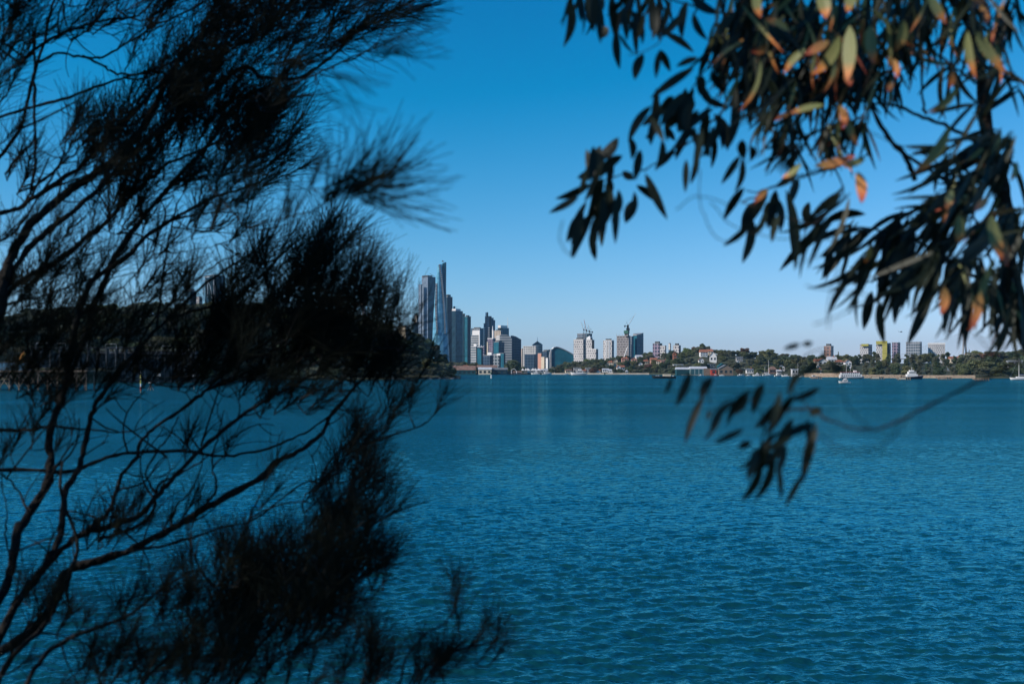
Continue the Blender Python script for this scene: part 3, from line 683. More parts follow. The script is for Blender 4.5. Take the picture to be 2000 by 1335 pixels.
e=empty('gangway_frame',(X(999,1362),1362,1.6),'white arched gangway frame on the pale jetty','gangway'); q=MB(); q.tube([(0,0,0),(0,0,5),(4,0,6.5),(7,0,3)],.4,5); q.tube([(7,0,3),(7,0,0)],.4,5); q.build('frame',M['white'],e)
for i,(px,w_,lab) in enumerate(((1036,14,'white tented ferry terminal roof left of the stone terrace'),(1049,10,'white double-peaked tent roof below the white office slab'),(1024,9,'small white kiosk tent at the pale jetty'))):
    D=1420; e=empty('tent_roof',(X(px,D),D,1.9),lab,'tent'); q=MB()
    for s in (-1,1): q.quad([(s*w_/4-w_/4,0,3.5),(s*w_/4+w_/4,0,3.5),(s*w_/4,2.5,7)]); q.quad([(s*w_/4+w_/4,5,3.5),(s*w_/4-w_/4,5,3.5),(s*w_/4,2.5,7)]); q.quad([(s*w_/4-w_/4,5,3.5),(s*w_/4-w_/4,0,3.5),(s*w_/4,2.5,7)]); q.quad([(s*w_/4+w_/4,0,3.5),(s*w_/4+w_/4,5,3.5),(s*w_/4,2.5,7)])
    q.build('canopy',M['white'],e); q=MB()
    for x in (-w_/2+.2,0,w_/2-.2): q.tube([(x,.2,0),(x,.2,3.6)],.15,4)
    q.build('post',M['steel'],e)
house('long pale colonnaded terminal building in front of the curved hall',1066,728,1430,26,10,4,1.5,'grid','tin',nwin=8,name='terminal_building',cat='terminal')
house('low white waterfront pavilion between the tents and the first shore trees',1047,731,1415,22,8,3.2,.0,'white','tin',nwin=6,name='pavilion',cat='pavilion')
house('cream shop row with a flat roof behind the moored white boats',1072,727,1450,16,8,5,0,'cream','grey',nwin=4,name='shop_row',cat='building')

# --- hillside houses, right
def hz(px, D): return hR(px, D)
HS=[ # label, px, D offset t, w, d, h, rh, wall, roof, yaw, kind, storeys
('white three-decked waterfront flats with stacked balconies on the near shore',1127,.13,12,10,9,0,'balc','tin',0,'h',3),
('low white waterfront house with a red brown roof, left of the three-decked flats',1111,.10,12,9,4,2.5,'cream','tileb',.1,'h',1),
('pale waterfront terrace with white balconies under the striped towers',1149,.16,9,8,8,0,'balc','tin',0,'h',2),
('cream three storey house with a square front, halfway up the wooded slope',1192,.50,11,9,9,3,'cream','tile',-.1,'hip',3),
('narrow cream house attached right of the square-fronted one',1203,.52,7,8,10,3,'cream','tileb',0,'g',2),
('white house with a red tiled roof below the square-fronted cream house',1213,.30,14,9,5,4,'white','tile',.15,'h',1),
('white gabled cottage beside the red tiled roof',1209,.24,7,8,5,3.5,'white','slate',0,'g',1),
('white house with two round arches near the water',1183,.14,12,8,4.5,2,'white','tin',0,'h',1),
('small white house with a silver roof just right of the arched one',1192,.10,10,7,4,2.5,'white','tin',-.1,'hip',1),
('orange brick mansion block below the tower under construction',1221,.72,14,9,8,3,'pinkbrick','tile',0,'hip',2),
('white villa with a sloping roof at the foot of the teal glass tower',1249,.86,14,9,7,4,'white','tin',.2,'h',2),
('salmon house with a tiled roof right of the orange brick mansion',1239,.66,10,8,6,3,'pinkbrick','tile',0,'g',1),
('terracotta roofed house half hidden in trees below the white villa',1262,.58,12,9,5,3.5,'cream','tile',.1,'hip',1),
('pink stone house with a steep red roof, middle of the wooded slope',1277,.55,13,9,7,4,'pinkbrick','tile',0,'h',2),
('orange fronted terrace house right of the steep red roof',1288,.50,11,9,6,3,'cream','tile',-.1,'hip',2),
('pale orange house with a broad tiled roof, right end of the terracotta row',1298,.52,12,8,5,3,'pinkbrick','tileb',.1,'h',1),
('tall orange brick gable above the terracotta row',1318,.68,6,6,9,3,'brick','tile',0,'g',1),
('small white gable between two dark trees right of the salmon house',1252,.42,7,7,5,3,'white','slate',0,'g',1),
('modern white house with a long flat roof above the teal boatshed',1325,.38,17,9,5,0,'white','white',0,'h',1),
('white garden pavilion at the edge of the water left of the dark boat',1224,.05,4,4,3,2,'white','tin',0,'hip',1),
('white fronted cottage by the sandy strip, below the arched house',1168,.08,9,6,3.5,2,'white','tile',0,'h',1),
('red roofed cottage behind the moored white cruiser',1140,.07,9,6,3.5,2.5,'cream','tile',.1,'h',1),
('big white gabled house facing the water, above the glazed boatshed',1393,.50,12,12,9,8,'white','slate',-.15,'g',2),
('white house with an orange roof left of the big white gable',1375,.62,13,9,7,5,'white','tile',.1,'h',2),
('second orange roofed house right behind the big white gable',1386,.72,12,9,7,4,'cream','tile',-.1,'h',2),
('cream house with white windows at the left end of the gabled group',1370,.44,9,8,5,3,'white','tileb',0,'g',1),
('grey boxy apartment house directly above the glazed boatshed',1390,.28,13,9,9,0,'steel','grey',0,'h',2),
('teal roofed hall just behind the gabled brown boatshed',1411,.22,14,12,6,5,'teal','teal',0,'g',1),
('dark house with a white dome-like roof deep in the trees',1445,.55,11,9,6,2,'grey','slate',0,'h',2),
('white gabled dormer showing between two crowns right of the dark house',1442,.42,6,6,4,3,'white','tin',0,'g',1),
('pale house by the small boats with white verandah posts',1465,.12,11,8,5,2.5,'white','slate',0,'h',1),
('brown hip-roofed boathouse behind the sailing boats',1510,.12,12,9,6,5,'brown','tileb',0,'hip',1),
('white house among trees right of the brown hip roof',1528,.30,8,7,5,3,'white','slate',0,'g',1),
('small grey cottage with a white balcony at the water, right of the boathouse',1522,.08,7,6,4,2,'grey','tin',0,'h',1),
('white villa with three gables below the brown apartment block',1607,.55,14,9,7,4,'white','tile',.1,'g',2),
('orange tiled villa left of the white pediment house',1600,.70,13,9,5,3.5,'cream','tile',0,'h',2),
('white pediment house directly under the brown apartment block',1626,.72,14,10,7,5,'white','tin',0,'h',2),
('white house with a red roof right of the pediment house',1640,.60,12,9,6,3.5,'white','tile',-.1,'hip',2),
('modern white house with wide balconies, right end of the villa group',1651,.40,16,9,7,0,'white','white',0,'h',2),
('small white cottage low in the trees above the sandstone seawall',1599,.22,8,6,4,2.5,'white','tileb',0,'h',1),
('narrow white house beside the ferry mast',1657,.55,9,8,6,3,'white','tileb',0,'g',1),
('red roofed house showing over the trees left of the bridge pylon',1866,.80,14,9,6,3,'cream','tile',0,'h',1),
('red roofed house directly under the bridge pylon',1884,.82,12,9,5,3,'white','tile',0,'h',1),
('white two storey house right of the bridge pylon',1903,.80,11,9,9,0,'white','tin',0,'h',2),
]
HOUSES=[]
for k,(lab,px,t,w_,d_,h_,rh,wm,rm,yaw,kind,st) in enumerate(HS):
    D=interp(SHORE_R,px)+t*WR*.85; z=hz(px,D)+ (1.5 if kind=='g' else .5)
    sc=.76
    pyb=HY-(z-H)/D*F
    if kind=='g': gable_end(lab,px,pyb,D,w_*sc,d_*sc,h_*sc,rh*sc,wm,rm,yaw)
    else: house(lab,px,pyb,D,w_*sc,d_*sc,h_*sc,rh*sc,wm,rm,yaw,hip=kind=='hip',nwin=3,storeys=st,chim=(k%3==0 and rh>0))
    HOUSES.append((px,D,w_*sc,z,h_*sc+rh*sc))
# boatsheds
house('long teal clad boatshed with a pale roof edge, left of the glazed shed',1337,732,1215,19,12,7,2.5,'tealshed','tin',nwin=0,name='boatshed',cat='boatshed')
e=house('glazed boatshed with a white roof and a brown right wall',1365,732,1205,20,13,7.5,2.8,'greenpan','tin',nwin=0,name='boatshed',cat='boatshed')
q=MB(); q.box(6,16,-.5,12,-1,8); q.build('brown_wall',M['wood'],e)
house('small bright red shed between the glazed and the gabled boatsheds',1394,731,1200,6,7,6,1.5,'red','slate',nwin=1,name='boatshed',cat='boatshed')
gable_end('brown gabled boatshed with open doors and a grey roof',1418,731.5,1195,17,14,7,4.5,'wood','slate',name='boatshed',cat='boatshed',nwin=3)
jetty('low dark wharf deck in front of the four boatsheds',1332,1436,1188,zt=1.3,piles=14,rail=False)
house('white square hut on the end of a jetty, below the middle trees',1553,730.5,1085,6.5,5,5.4,.0,'white','tin',nwin=2,name='jetty_hut',cat='hut')
jetty('short dark jetty carrying the white square hut',1543,1566,1075,zt=1.5,piles=5,rail=False)
jetty('low jetty with moored runabouts left of the sailing boats',1450,1492,1190,zt=1.1,piles=8)
# sea walls
def seawall(label, px0, px1, D, zt, thick=3, m='seawall'):
    n=16; q=MB(); rows=[]
    for k in range(n+1):
        px=px0+(px1-px0)*k/n; DD=D(px) if callable(D) else D; z=zt+.25*mnoise.noise(Vector((px*.2,0,1)))
        rows.append([(X(px,DD),DD,-1),(X(px,DD),DD+.3,z),(X(px,DD),DD+thick,z+.1),(X(px,DD),DD+thick+.5,-1)])
    q.grid(rows); q.quad(rows[0]); q.quad(rows[-1]); o=q.build('sea_wall',M[m]); return tag(o,label,'wall')
seawall('tall pale sandstone sea wall left of the white ferry',1572,1642,lambda p:interp(SHORE_R,p)-4,4.0)
seawall('long low sandstone sea wall behind the ferry and the tug',1660,1760,lambda p:interp(SHORE_R,p)-4,3.0)
seawall('sandstone sea wall between the tug and the dark right hand bushes',1762,1905,lambda p:interp(SHORE_R,p)-4,2.7)
seawall('thin pale foreshore wall below the three-decked flats',1076,1180,lambda p:interp(SHORE_R,p)-3,1.9,m='sand')
seawall('thin sandy coloured wall left of the dark moored boat',1183,1268,lambda p:interp(SHORE_R,p)-3,1.9,m='sand')
ORD2 = ['first','second','third','fourth','fifth','sixth','seventh','eighth','ninth','tenth','eleventh','twelfth','thirteenth','fourteenth','fifteenth','sixteenth','seventeenth','eighteenth','nineteenth','twentieth']
def rocks(px0, px1, n, shore, label, smin=.6, smax=2.0, g=None):
    for k in range(n):
        px=px0+(px1-px0)*(k+rng.random()*.8)/n; D=interp(shore,px)-3+rng.random()*4; s=smin+(smax-smin)*rng.random()
        q=MB(); rows=[]
        for j in range(5):
            ph=math.pi*j/4; rows.append([(math.sin(ph)*math.cos(a)*s*(1.3+.4*mnoise.noise(Vector((a,ph,k)))), math.sin(ph)*math.sin(a)*s*(1+.4*mnoise.noise(Vector((k,a,ph)))), -math.cos(ph)*s*.6*(1+.3*mnoise.noise(Vector((a*2,k,ph))))) for a in np.linspace(0,2*math.pi,8,endpoint=False)])
        q.grid(rows,True); o=q.build('rock',M['rock'] if shore is SHORE_R else M['dgrey']); o.location=(X(px,D),D,.1); tag(o,('%s, %s from the left' % (label, ORD2[k])) if n <= len(ORD2) else label,'rock',label)
rocks(1665,1905,20,SHORE_R,'sandstone boulder below the long sea wall')
rocks(760,898,20,SHORE_L,'dark boulder at the headland tip',.8,2.4)
e=house('concrete retaining building half buried in the bushes, right of the tug',1874,0,1010,18,8,4.5,0,'steel','grey',nwin=3,name='bunker',cat='building',z=hR(1874,1010))
# viaduct fragment far right
D=1010; e=empty('walkway_bridge',(X(1983,D),D,hR(1983,D)),'short pale walkway bridge in the bushes above the right hand yacht','bridge'); z=Zy(706,D)-e.location.z
q=MB(); q.box(-8,8,0,3,z,z+.8); q.box(-8,8,0,.2,z+1.6,z+1.8); q.build('deck',M['tin'],e)
for x in (-7,0,7): q=MB(); q.box(x-.4,x+.4,.5,2.5,-4,z); q.build('pier',M['grey'],e)

# --- left shore: retaining wall, deck and wharf
D=650; e=empty('retaining_wall',(X(305,D),D,0),'tall stained panel retaining wall with a railed deck on top, left shore behind the branches','wall')
x0,x1=X(232,D)-e.location.x,X(386,D)-e.location.x; zt=Zy(692,D)
q=MB(); q.box(x0,x1,0,3,-1,zt); q.build('panel_wall',FA['concretewall'],e)
for k in range(13): q=MB(); x=x0+(x1-x0)*k/12; q.box(x-.35,x+.35,-.5,0,-1,zt-.2); q.build('rib',M['dgrey'],e)
q=MB(); q.box(x0-12,x1-1,-1,6,zt,zt+2.0); q.build('deck_edge',mat('blue_grey_fascia',(.06,.075,.1),.7,var=.3,vscale=.5),e)
q=MB(); q.tube([(x0-12,-.9,zt+3.3),(x1-1,-.9,zt+3.3)],.07,4); q.tube([(x0-12,-.9,zt+2.7),(x1-1,-.9,zt+2.7)],.05,4)
for k in range(40): x=x0-12+(x1-1-x0+12)*k/39; q.tube([(x,-.9,zt+2),(x,-.9,zt+3.3)],.06,4)
q.build('railing',M['tin'],e)
q=MB(); q.box(x0,x1,-2.4,0,Zy(735,D-3)-.3,Zy(735,D-3)); q.build('walkway',M['dgrey'],e)
q=MB(); x=X(368,D)-e.location.x; q.tube([(x,0,zt+2),(x,0,zt+6.3),(x-.6,0,zt+6.9),(x-1.4,0,zt+6.8)],.12,5); q.build('lamp_post',M['tin'],e)
for px,lab in ((306.5,'white slatted landing bench on the low walkway, left of its twin'),(371,'white slatted landing bench at the right end of the low walkway')):
    D2=646; b=empty('landing_platform',(X(px,D2),D2,Zy(735,D2)),lab,'platform'); q=MB()
    for k in range(3): q.box(-2.4,2.4,-.5,.5,.25+k*.7,.45+k*.7)
    q.build('slat',M['white'],b); q=MB(); [q.box(x-.08,x+.08,-.4,.4,-.0,1.9) for x in (-2,0,2)]; q.build('frame',M['steel'],b)
q=MB()
D=640; e=empty('upper_gantry',(X(200,D),D,Zy(690,D)),'long dark loading gantry with thin pale rails above the left wharf','gantry')
q=MB(); L=(X(385,D)-X(60,D)); xl=X(60,D)-e.location.x; q.box(xl,xl+L*.62,0,5,3.2,4.2); q.build('beam',M['dark'],e)
for k in range(12): q=MB(); x=xl+L*.62*k/11; q.box(x-.3,x+.3,.5,4.5,-8,3.2); q.build('column',M['dgrey'],e)
q=MB(); 
for (a,b,z) in ((70,128,6.6),(143,170,6.4),(206,227,6.0),(272,295,5.3),(316,336,4.9)): q.tube([(X(a,D)-e.location.x,0,z),(X(b,D)-e.location.x,0,z)],.12,4); q.tube([(X(a,D)-e.location.x,0,z),(X(a,D)-e.location.x,0,3)],.08,4); q.tube([(X(b,D)-e.location.x,0,z),(X(b,D)-e.location.x,0,3)],.08,4)
q.build('hand_rail',M['tin'],e)
q=MB(); q.box(xl-20,xl+L*.62,3,6,-9,0); q.build('back_wall',FA['concretewall'],e)
D=430; e=empty('timber_wharf',(X(30,D),D,0),'old timber wharf on tall braced piles at the left edge of the water','wharf'); zt=Zy(724,D)
xa,xb=X(-60,D)-e.location.x,X(170,D)-e.location.x
q=MB(); q.box(xa,xb,0,9,zt-.5,zt+.3); q.build('deck',M['wood'],e)
for k in range(13):
    x=xa+.5+(xb-xa-1)*k/12
    for y in (.5,8.5): q=MB(); q.tube([(x,y,-1.5),(x,y,zt-.5)],.32,7); q.build('pile',M['wood'],e)
for k in range(12):
    xl=xa+.5+(xb-xa-1)*k/12; xr=xa+.5+(xb-xa-1)*(k+1)/12; q=MB(); q.tube([(xl,.1,1),(xr,.1,zt-1)],.14,4); q.tube([(xr,.2,1),(xl,.2,zt-1)],.14,4); q.build('cross_brace',M['wood'],e)
q=MB(); q.tube([(xa,.1,zt+1.3),(xb,.1,zt+1.3)],.06,4)
for k in range(26): x=xa+(xb-xa)*k/25; q.tube([(x,.1,zt+.3),(x,.1,zt+1.3)],.05,4)
q.build('railing',M['wood'],e)
e=empty('deck_shed',(X(26,436),436,zt+.3),'blue tarpaulin shed on the timber wharf deck at the left edge','shed'); q=MB(); q.box(-6,6.5,0,4,0,3.2); q.build('wall',mat('blue_tarpaulin',(.05,.16,.26),.6,var=.2,vscale=.6),e); q=MB(); q.box(-6.2,6.7,-.2,4.2,3.2,3.5); q.build('roof',M['dgrey'],e)
e=empty('hopper',(X(45,434),434,zt+3.8),'curved orange chute rising from the blue shed on the timber wharf','chute'); q=MB(); q.tube([(-.8,0,0),(-.6,0,1.6),(0,0,3.2),(.9,0,4.4)],[1.1,1.0,.9,.7],10); q.build('chute',M['orange'],e)
# channel markers
D=390; e=empty('channel_marker',(X(275,D),D,0),'tall yellow and black banded marker pile in the water, left of the headland','marker'); Hm=Zy(727,D)
for k,(a,b,m,r) in enumerate(((-1.5,1.0,'wood',.32),(1.0,2.4,'red',.32),(2.4,3.6,'white',.3),(3.6,5.0,'yellow',.33),(5.0,5.7,'black',.33),(5.7,7.2,'yellow',.36),(7.2,7.6,'black',.25))):
    q=MB(); q.tube([(0,0,a),(0,0,b)],r,10); q.build('band',M[m],e)
q=MB(); q.tube([(0,0,7.6),(0,0,8.3)],.07,6); q.tube([(0,0,8.3),(0,0,8.6)],.16,8); q.build('lamp',M['white'],e)
def pilem(label, px, pyb, pyt, m1, sign=False):
    D=H*F/(pyb-HY); e=empty('marker_pile',(X(px,D),D,0),label,'marker'); h=Zy(pyt,D)
    q=MB(); q.tube([(0,0,-1.5),(0,0,h*.75)],.22,8); q.build('pile',M['wood'],e); q=MB(); q.tube([(0,0,h*.75),(0,0,h)],.24,8); q.build('cap',M[m1],e)
    if sign: q=MB(); q.box(-.75,.75,-.3,-.2,h,h+.9); q.build('sign_board',M['white'],e); q=MB(); [q.tube([(0,0,h*.8),(x,0,-1)],.1,5) for x in (-1.9,1.9)]; q.build('brace',M['wood'],e)
pilem('short pile with an orange top, left of the tall banded marker',211,759,750,'orange')
pilem('braced dark pile with a white sign board, right of the tall banded marker',294,762,748,'black',True)
pilem('short white-topped pile in the water near the landing bench',379,760,752,'white')
pilem('tiny pale pile in front of the retaining wall',345.5,747,743,'white')
D=H*F/(738.5-HY); e=empty('channel_post',(X(959.5,D),D,0),'white channel post with a green top off the black wharf shed','marker'); q=MB(); q.tube([(0,0,-1),(0,0,3.4)],[.75,.45],8); q.build('post',M['white'],e); q=MB(); q.tube([(0,0,3.4),(0,0,5.4)],.55,8); q.build('topmark',M['green'],e)

# ---------------------------------------------------------------- boats
def hull(L, B, hf, ha, m, e, name='hull', n=14, stern=.75):
    q=MB(); rows=[]
    for i in range(n+1):
        t=i/n; x=-L/2+L*t; wd=B/2*(stern+(1-stern)*min(1,t*3))*(1 if t<.45 else math.sqrt(max(0,1-((t-.45)/.55)**2.2)))+.02
        sh=ha+(hf-ha)*t**2; rk=(L*.05)*(t**6)
        rows.append([(x+rk,-wd,sh),(x,-wd*.8,sh*.2),(x-rk,-wd*.25,-.5),(x-rk,wd*.25,-.5),(x,wd*.8,sh*.2),(x+rk,wd,sh)])
    q.grid(rows,True); q.quad(rows[0]); return q.build(name,M[m],e)
def boat_at(name, label, cat, px, pyw, rz, group=None, D=None):
    D=D or H*F/(pyw-HY); return empty(name,(X(px,D),D,0),label,cat,group,rz)
def yacht(label, px, pyw, L, mh, rz, D=None, sail=None, hm='white', group='sailing boats moored along the far shore'):
    e=boat_at('sailing_boat',label,'sailing boat',px,pyw,rz,group,D); hull(L,L*.28,L*.13,L*.1,hm,e)
    q=MB(); q.box(-L*.22,L*.18,-L*.08,L*.08,L*.1,L*.17); q.build('cabin',M['white'],e)
    q=MB(); q.tube([(L*.05,0,L*.1),(L*.05,0,mh)],[L*.012+.05,L*.006+.03],6); q.build('mast',M['white'],e)
    q=MB(); q.tube([(L*.05,0,L*.25),(-L*.35,0,L*.24)],L*.01+.05,6); q.build('boom',M['white'],e)
    if sail: q=MB(); q.tube([(L*.03,0,L*.27),(-L*.15,0,L*.285),(-L*.34,0,L*.26)],[L*.02,L*.03,L*.015],6); q.build('furled_sail',M[sail],e)
    q=MB(); q.tube([(L*.05,0,mh*.98),(L*.5,0,L*.14)],.04,4); q.tube([(L*.05,0,mh*.98),(-L*.48,0,L*.11)],.04,4); q.build('rigging',M['steel'],e)
    return e
def cruiser(label, px, pyw, L, rz, D=None, hm='white', fly=False, group='small boats moored along the far shore'):
    e=boat_at('motor_boat',label,'motor boat',px,pyw,rz,group,D); hull(L,L*.32,L*.2,L*.12,hm,e)
    q=MB(); q.prism([(-L*.25,-L*.12),(L*.15,-L*.12),(L*.15,L*.12),(-L*.25,L*.12)],L*.12,L*.3); q.build('cabin',M['white'],e)
    q=MB(); q.quad([(L*.152,-L*.1,L*.2),(L*.152,L*.1,L*.2),(L*.153,L*.1,L*.28),(L*.153,-L*.1,L*.28)]); 
    for s in (-1,1): q.box(-L*.2,L*.12,s*L*.121-.02,s*L*.121+.02,L*.2,L*.27)
    q.build('window',M['glass'],e)
    if fly: q=MB(); q.box(-L*.15,L*.05,-L*.09,L*.09,L*.3,L*.4); q.tube([(-L*.1,0,L*.4),(-L*.12,0,L*.55)],.06,4); q.build('flybridge',M['white'],e)
    return e
yacht('white sailing boat with the tallest mast, off the brown hip-roofed boathouse',1500,733.5,13,18.5,.05,sail='white')
yacht('smaller sailing boat with a lower mast, left of the tallest masted one',1493,733,9,11,-.1,sail='cream')
yacht('sailing boat moored at the low jetty left of the runabouts',1453,732,9,16,.3,sail='navy')
yacht('sailing boat beside the white square hut',1559,735,9,14.5,2.9,sail='cream')
yacht('white sailing boat at the right edge of the water with a blue sail cover',1992,741.5,15,17.5,3.1,sail='navy')
yacht('sailing boat with a slanted mast just left of the white ferry',1652,738.5,9,16,.15)
for lab,px,pyw,L,rz,hm in (('white runabout below the glazed boatshed',1370,733.5,6,.2,'white'),('red hulled runabout at the boatshed wharf',1398,733.4,6,-.2,'red'),
    ('small white boat below the gabled boatshed',1410,733.6,5.5,3.0,'white'),('white cabin boat right of the boatshed wharf',1447,733.6,8,.1,'white'),
    ('white launch next to the low jetty',1462,733.8,6,.0,'white'),('larger white cabin cruiser right of the low jetty',1478,734.2,9,3.1,'white'),
    ('white cruiser moored right of the tallest mast',1520,734.6,9,.2,'white'),('small blue boat in front of the grey cottage',1528,734.2,6,.2,'navy'),
    ('white cabin boat left of the white square hut',1534,735.0,8,3.0,'white'),('white dinghy left of the sandstone sea wall',1566,736.2,5,.1,'white'),
    ('white boat lying against the tall sandstone sea wall',1590,737.3,8,.1,'white'),
    ('white boat at the tented terminal, left one',1033,730.8,11,.0,'white'),('white boat at the tented terminal, middle one',1046,731,12,3.1,'white'),
    ('white boat with a high cabin near the first shore trees',1068,731.2,13,.1,'white'),('small white boat left of the moored white cruiser',1105,731.4,7,.0,'white')):
    cruiser(lab,px,pyw,L,rz,hm=hm,fly=L>8)
cruiser('long white cruiser with a pointed bow under the red roofed cottage',1131,732.5,20,3.2,fly=True,group=None)
cruiser('white motor boat alone on open water in front of the ferry',1649.5,748,7.4,3.2,fly=True,group=None)
e=boat_at('work_boat','long dark hulled work boat with pale deck gear, left of the teal boatshed','work boat',1297,739.5,3.14,D=900); hull(21,5,2.6,1.8,'black',e)
q=MB(); q.box(-6,1,-1.6,1.6,1.6,3.8); q.build('wheelhouse',M['cream'],e); q=MB(); q.tube([(3.4,0,1.6),(3.4,0,9)],.14,6); q.tube([(3.4,0,4),(8,0,6.5)],.1,5); q.build('derrick',M['dark'],e)
q=MB(); q.box(-5.5,.6,-1.63,-1.58,2.5,3.3); q.build('window',M['glass'],e); q=MB(); [q.box(x,x+1.4,-1,1,1.6,2.6) for x in (4.4,6.4,-8.5)]; q.build('deck_crate',M['white'],e)
# ferry
e=boat_at('ferry','white double deck passenger ferry with a red roof line, moored behind the small motor boat','ferry',1663,739.5,0,D=890); hull(21.5,6,1.9,1.5,'white',e,stern=.6)
q=MB(); q.box(-10.4,8.6,-2.7,2.7,1.4,3.7); q.build('main_deck',M['white'],e); q=MB(); q.box(-9.6,6.6,-2.4,2.4,3.7,5.5); q.build('upper_deck',M['white'],e)
q=MB(); q.box(-9.9,7.0,-2.6,2.6,5.5,5.75); q.build('roof',M['red'],e)
for k in range(9): q=MB(); x=-9.6+k*1.95; q.box(x,x+1.15,-2.75,-2.68,2.2,3.1); q.build('window',M['glass'],e)
for k in range(8): q=MB(); x=-9.0+k*1.9; q.box(x,x+1.2,-2.45,-2.38,4.2,5.0); q.build('window',M['glass'],e)
q=MB(); q.box(2,4.5,-1.2,1.2,5.75,7.2); q.build('wheelhouse',M['white'],e); q=MB(); q.tube([(-1,0,5.7),(-1,0,9.5)],.08,5); q.build('mast',M['white'],e)
q=MB(); q.box(-10.9,9.5,-2.95,2.95,.15,.5); q.build('rubbing_strake',M['dark'],e)
# tug
e=boat_at('tug_boat','tug with a dark navy hull and a stepped white wheelhouse, moored by the sea wall','tug',1783,740.5,0,D=850); hull(16.5,6,3.0,1.9,'navy',e,stern=.7)
q=MB(); q.box(-5.5,3.5,-2,2,1.9,4.2); q.build('deckhouse',M['white'],e)
q=MB(); q.prism([(-4.2,-1.7),(2.2,-1.7),(2.2,1.7),(-4.2,1.7)],4.2,6.4); q.build('wheelhouse',M['white'],e); q=MB(); q.box(-3,.6,-1.3,1.3,6.4,7.6); q.build('bridge_top',M['white'],e)
q=MB(); q.box(-3.6,1.8,-1.76,-1.7,5.2,6.0); q.build('window',M['glass'],e); q=MB(); q.tube([(-1,0,7.6),(-1,0,10)],.12,6); q.tube([(-1.8,0,9),(-.2,0,9)],.1,5); q.build('mast',M['white'],e)
q=MB(); q.tube([(x,-2.95*(1 if x<2 else max(.2,1-((x-2)/6.5)**2)),1.6) for x in np.linspace(-8,7.6,12)],.3,6); q.build('fender',M['black'],e)
for i,(lab,px,pyw,L) in enumerate((('timber mooring dolphin left of the long sea wall boats, off the tall wall',1595,740,9),('timber mooring block between the ferry and the tug',1714,740.5,11),
    ('timber mooring block directly left of the tug',1766,742,10),('timber mooring block right of the tug',1846,741.5,11),('dark timber mooring block with pale planks, rightmost in the water',1918,743.5,10.5))):
    D=H*F/(pyw-HY); e=empty('mooring_block',(X(px,D),D,0),lab,'mooring','timber mooring blocks off the sea wall'); q=MB(); q.box(-L/2,L/2,0,4,1.0,2.1); q.build('deck',M['wood'],e)
    for k in range(6): q=MB(); x=-L/2+.3+(L-.6)*k/5; q.tube([(x,-.15,-1),(x,-.15,2.3)],.28,6); q.build('pile',M['wood'],e)
    q=MB(); q.box(-L*.45,L*.1,-.5,-.42,.7,1.9); q.build('fender_board',M['cream' if i in(1,2) else 'seawall'],e)
# plane far off
D=3000; e=empty('helicopter',(X(1760,D),D,Zy(648,D)),'tiny dark helicopter in the sky above the yellow tower','helicopter'); q=MB(); q.tube([(-4,0,0),(-2,0,.4),(0,0,.6),(2.5,0,.3),(3.6,0,-.1)],[.3,.9,1.5,1.3,.3],8); q.build('fuselage',M['dark'],e)
q=MB(); q.tube([(-3,0,.4),(-9,0,1.2)],.25,5); q.box(-9.2,-8.4,-.1,.1,1,2.6); q.build('tail_boom',M['dark'],e); q=MB(); q.box(-6,6,-.2,.2,2.3,2.4); q.build('rotor_blade',M['dark'],e)

# ---------------------------------------------------------------- far trees
def crown_mesh(kind, seed, mats):
    g=np.random.default_rng(seed); V=[];Q=[];MI=[]
    def leafcloud(c, r, n, s, mi=0):
        d=g.normal(size=(n,3)); d/=np.linalg.norm(d,axis=1)[:,None]; rr=g.random(n)**.35
        p=c+d*rr[:,None]*r
        a=g.normal(size=(n,3)); a/=np.linalg.norm(a,axis=1)[:,None]; b=np.cross(a,g.normal(size=(n,3))); b/=np.linalg.norm(b,axis=1)[:,None]
        sz=(s*(.6+.8*g.random(n)))[:,None]; base=sum(len(x) for x in V)
        V.append(np.stack([p-a*sz-b*sz*.6,p+a*sz-b*sz*.5,p+a*sz*.9+b*sz*.6,p-a*sz*.8+b*sz*.6],1).reshape(-1,3)); Q.append(base+np.arange(4*n).reshape(-1,4)); MI.append(np.full(n,mi))
    if kind=='round':
        leafcloud(np.array([0,0,.5]),np.array([.38,.38,.36]),700,.055)
        for k in range(18):
            th=g.random()*6.28; z=.2+.7*g.random(); r=.36*math.sqrt(max(.1,1-((z-.5)/.52)**2)); c=np.array([r*math.cos(th),r*math.sin(th),z*.95]); leafcloud(c,np.array([.2,.2,.14])*(0.7+.5*g.random()),170,.036)
    elif kind=='flat':
        for k in range(17):
            th=g.random()*6.28; r=.42*math.sqrt(g.random()); c=np.array([r*math.cos(th),r*math.sin(th),.35+.48*g.random()]); leafcloud(c,np.array([.2,.2,.13]),190,.036)
        leafcloud(np.array([0,0,.6]),np.array([.4,.4,.12]),400,.05)
    elif kind=='tall':
        for k in range(12):
            z=.25+.72*k/12; r=.13*(1-abs(z-.5)*.9); th=g.random()*6.28; leafcloud(np.array([r*math.cos(th),r*math.sin(th),z]),np.array([.15,.15,.12])*(1.1-.5*z),130,.03)
    elif kind=='pine':
        for k in range(12):
            z=.2+.78*k/11; r=.2*(1-k/12.5)
            for j in range(6): th=j*1.05+k*.4; leafcloud(np.array([r*.6*math.cos(th),r*.6*math.sin(th),z]),np.array([r*.5,r*.5,.018]),16,.02)
    elif kind=='fig':
        leafcloud(np.array([0,0,.45]),np.array([.5,.42,.42]),1300,.05)
        for k in range(20):
            th=g.random()*6.28; ph=g.random()*1.4; c=np.array([.45*math.cos(th)*math.cos(ph),.4*math.sin(th)*math.cos(ph),.45+.42*math.sin(ph)]); leafcloud(c,np.array([.14,.14,.1]),130,.03)
    return np.concatenate(V),np.concatenate(Q),np.concatenate(MI)
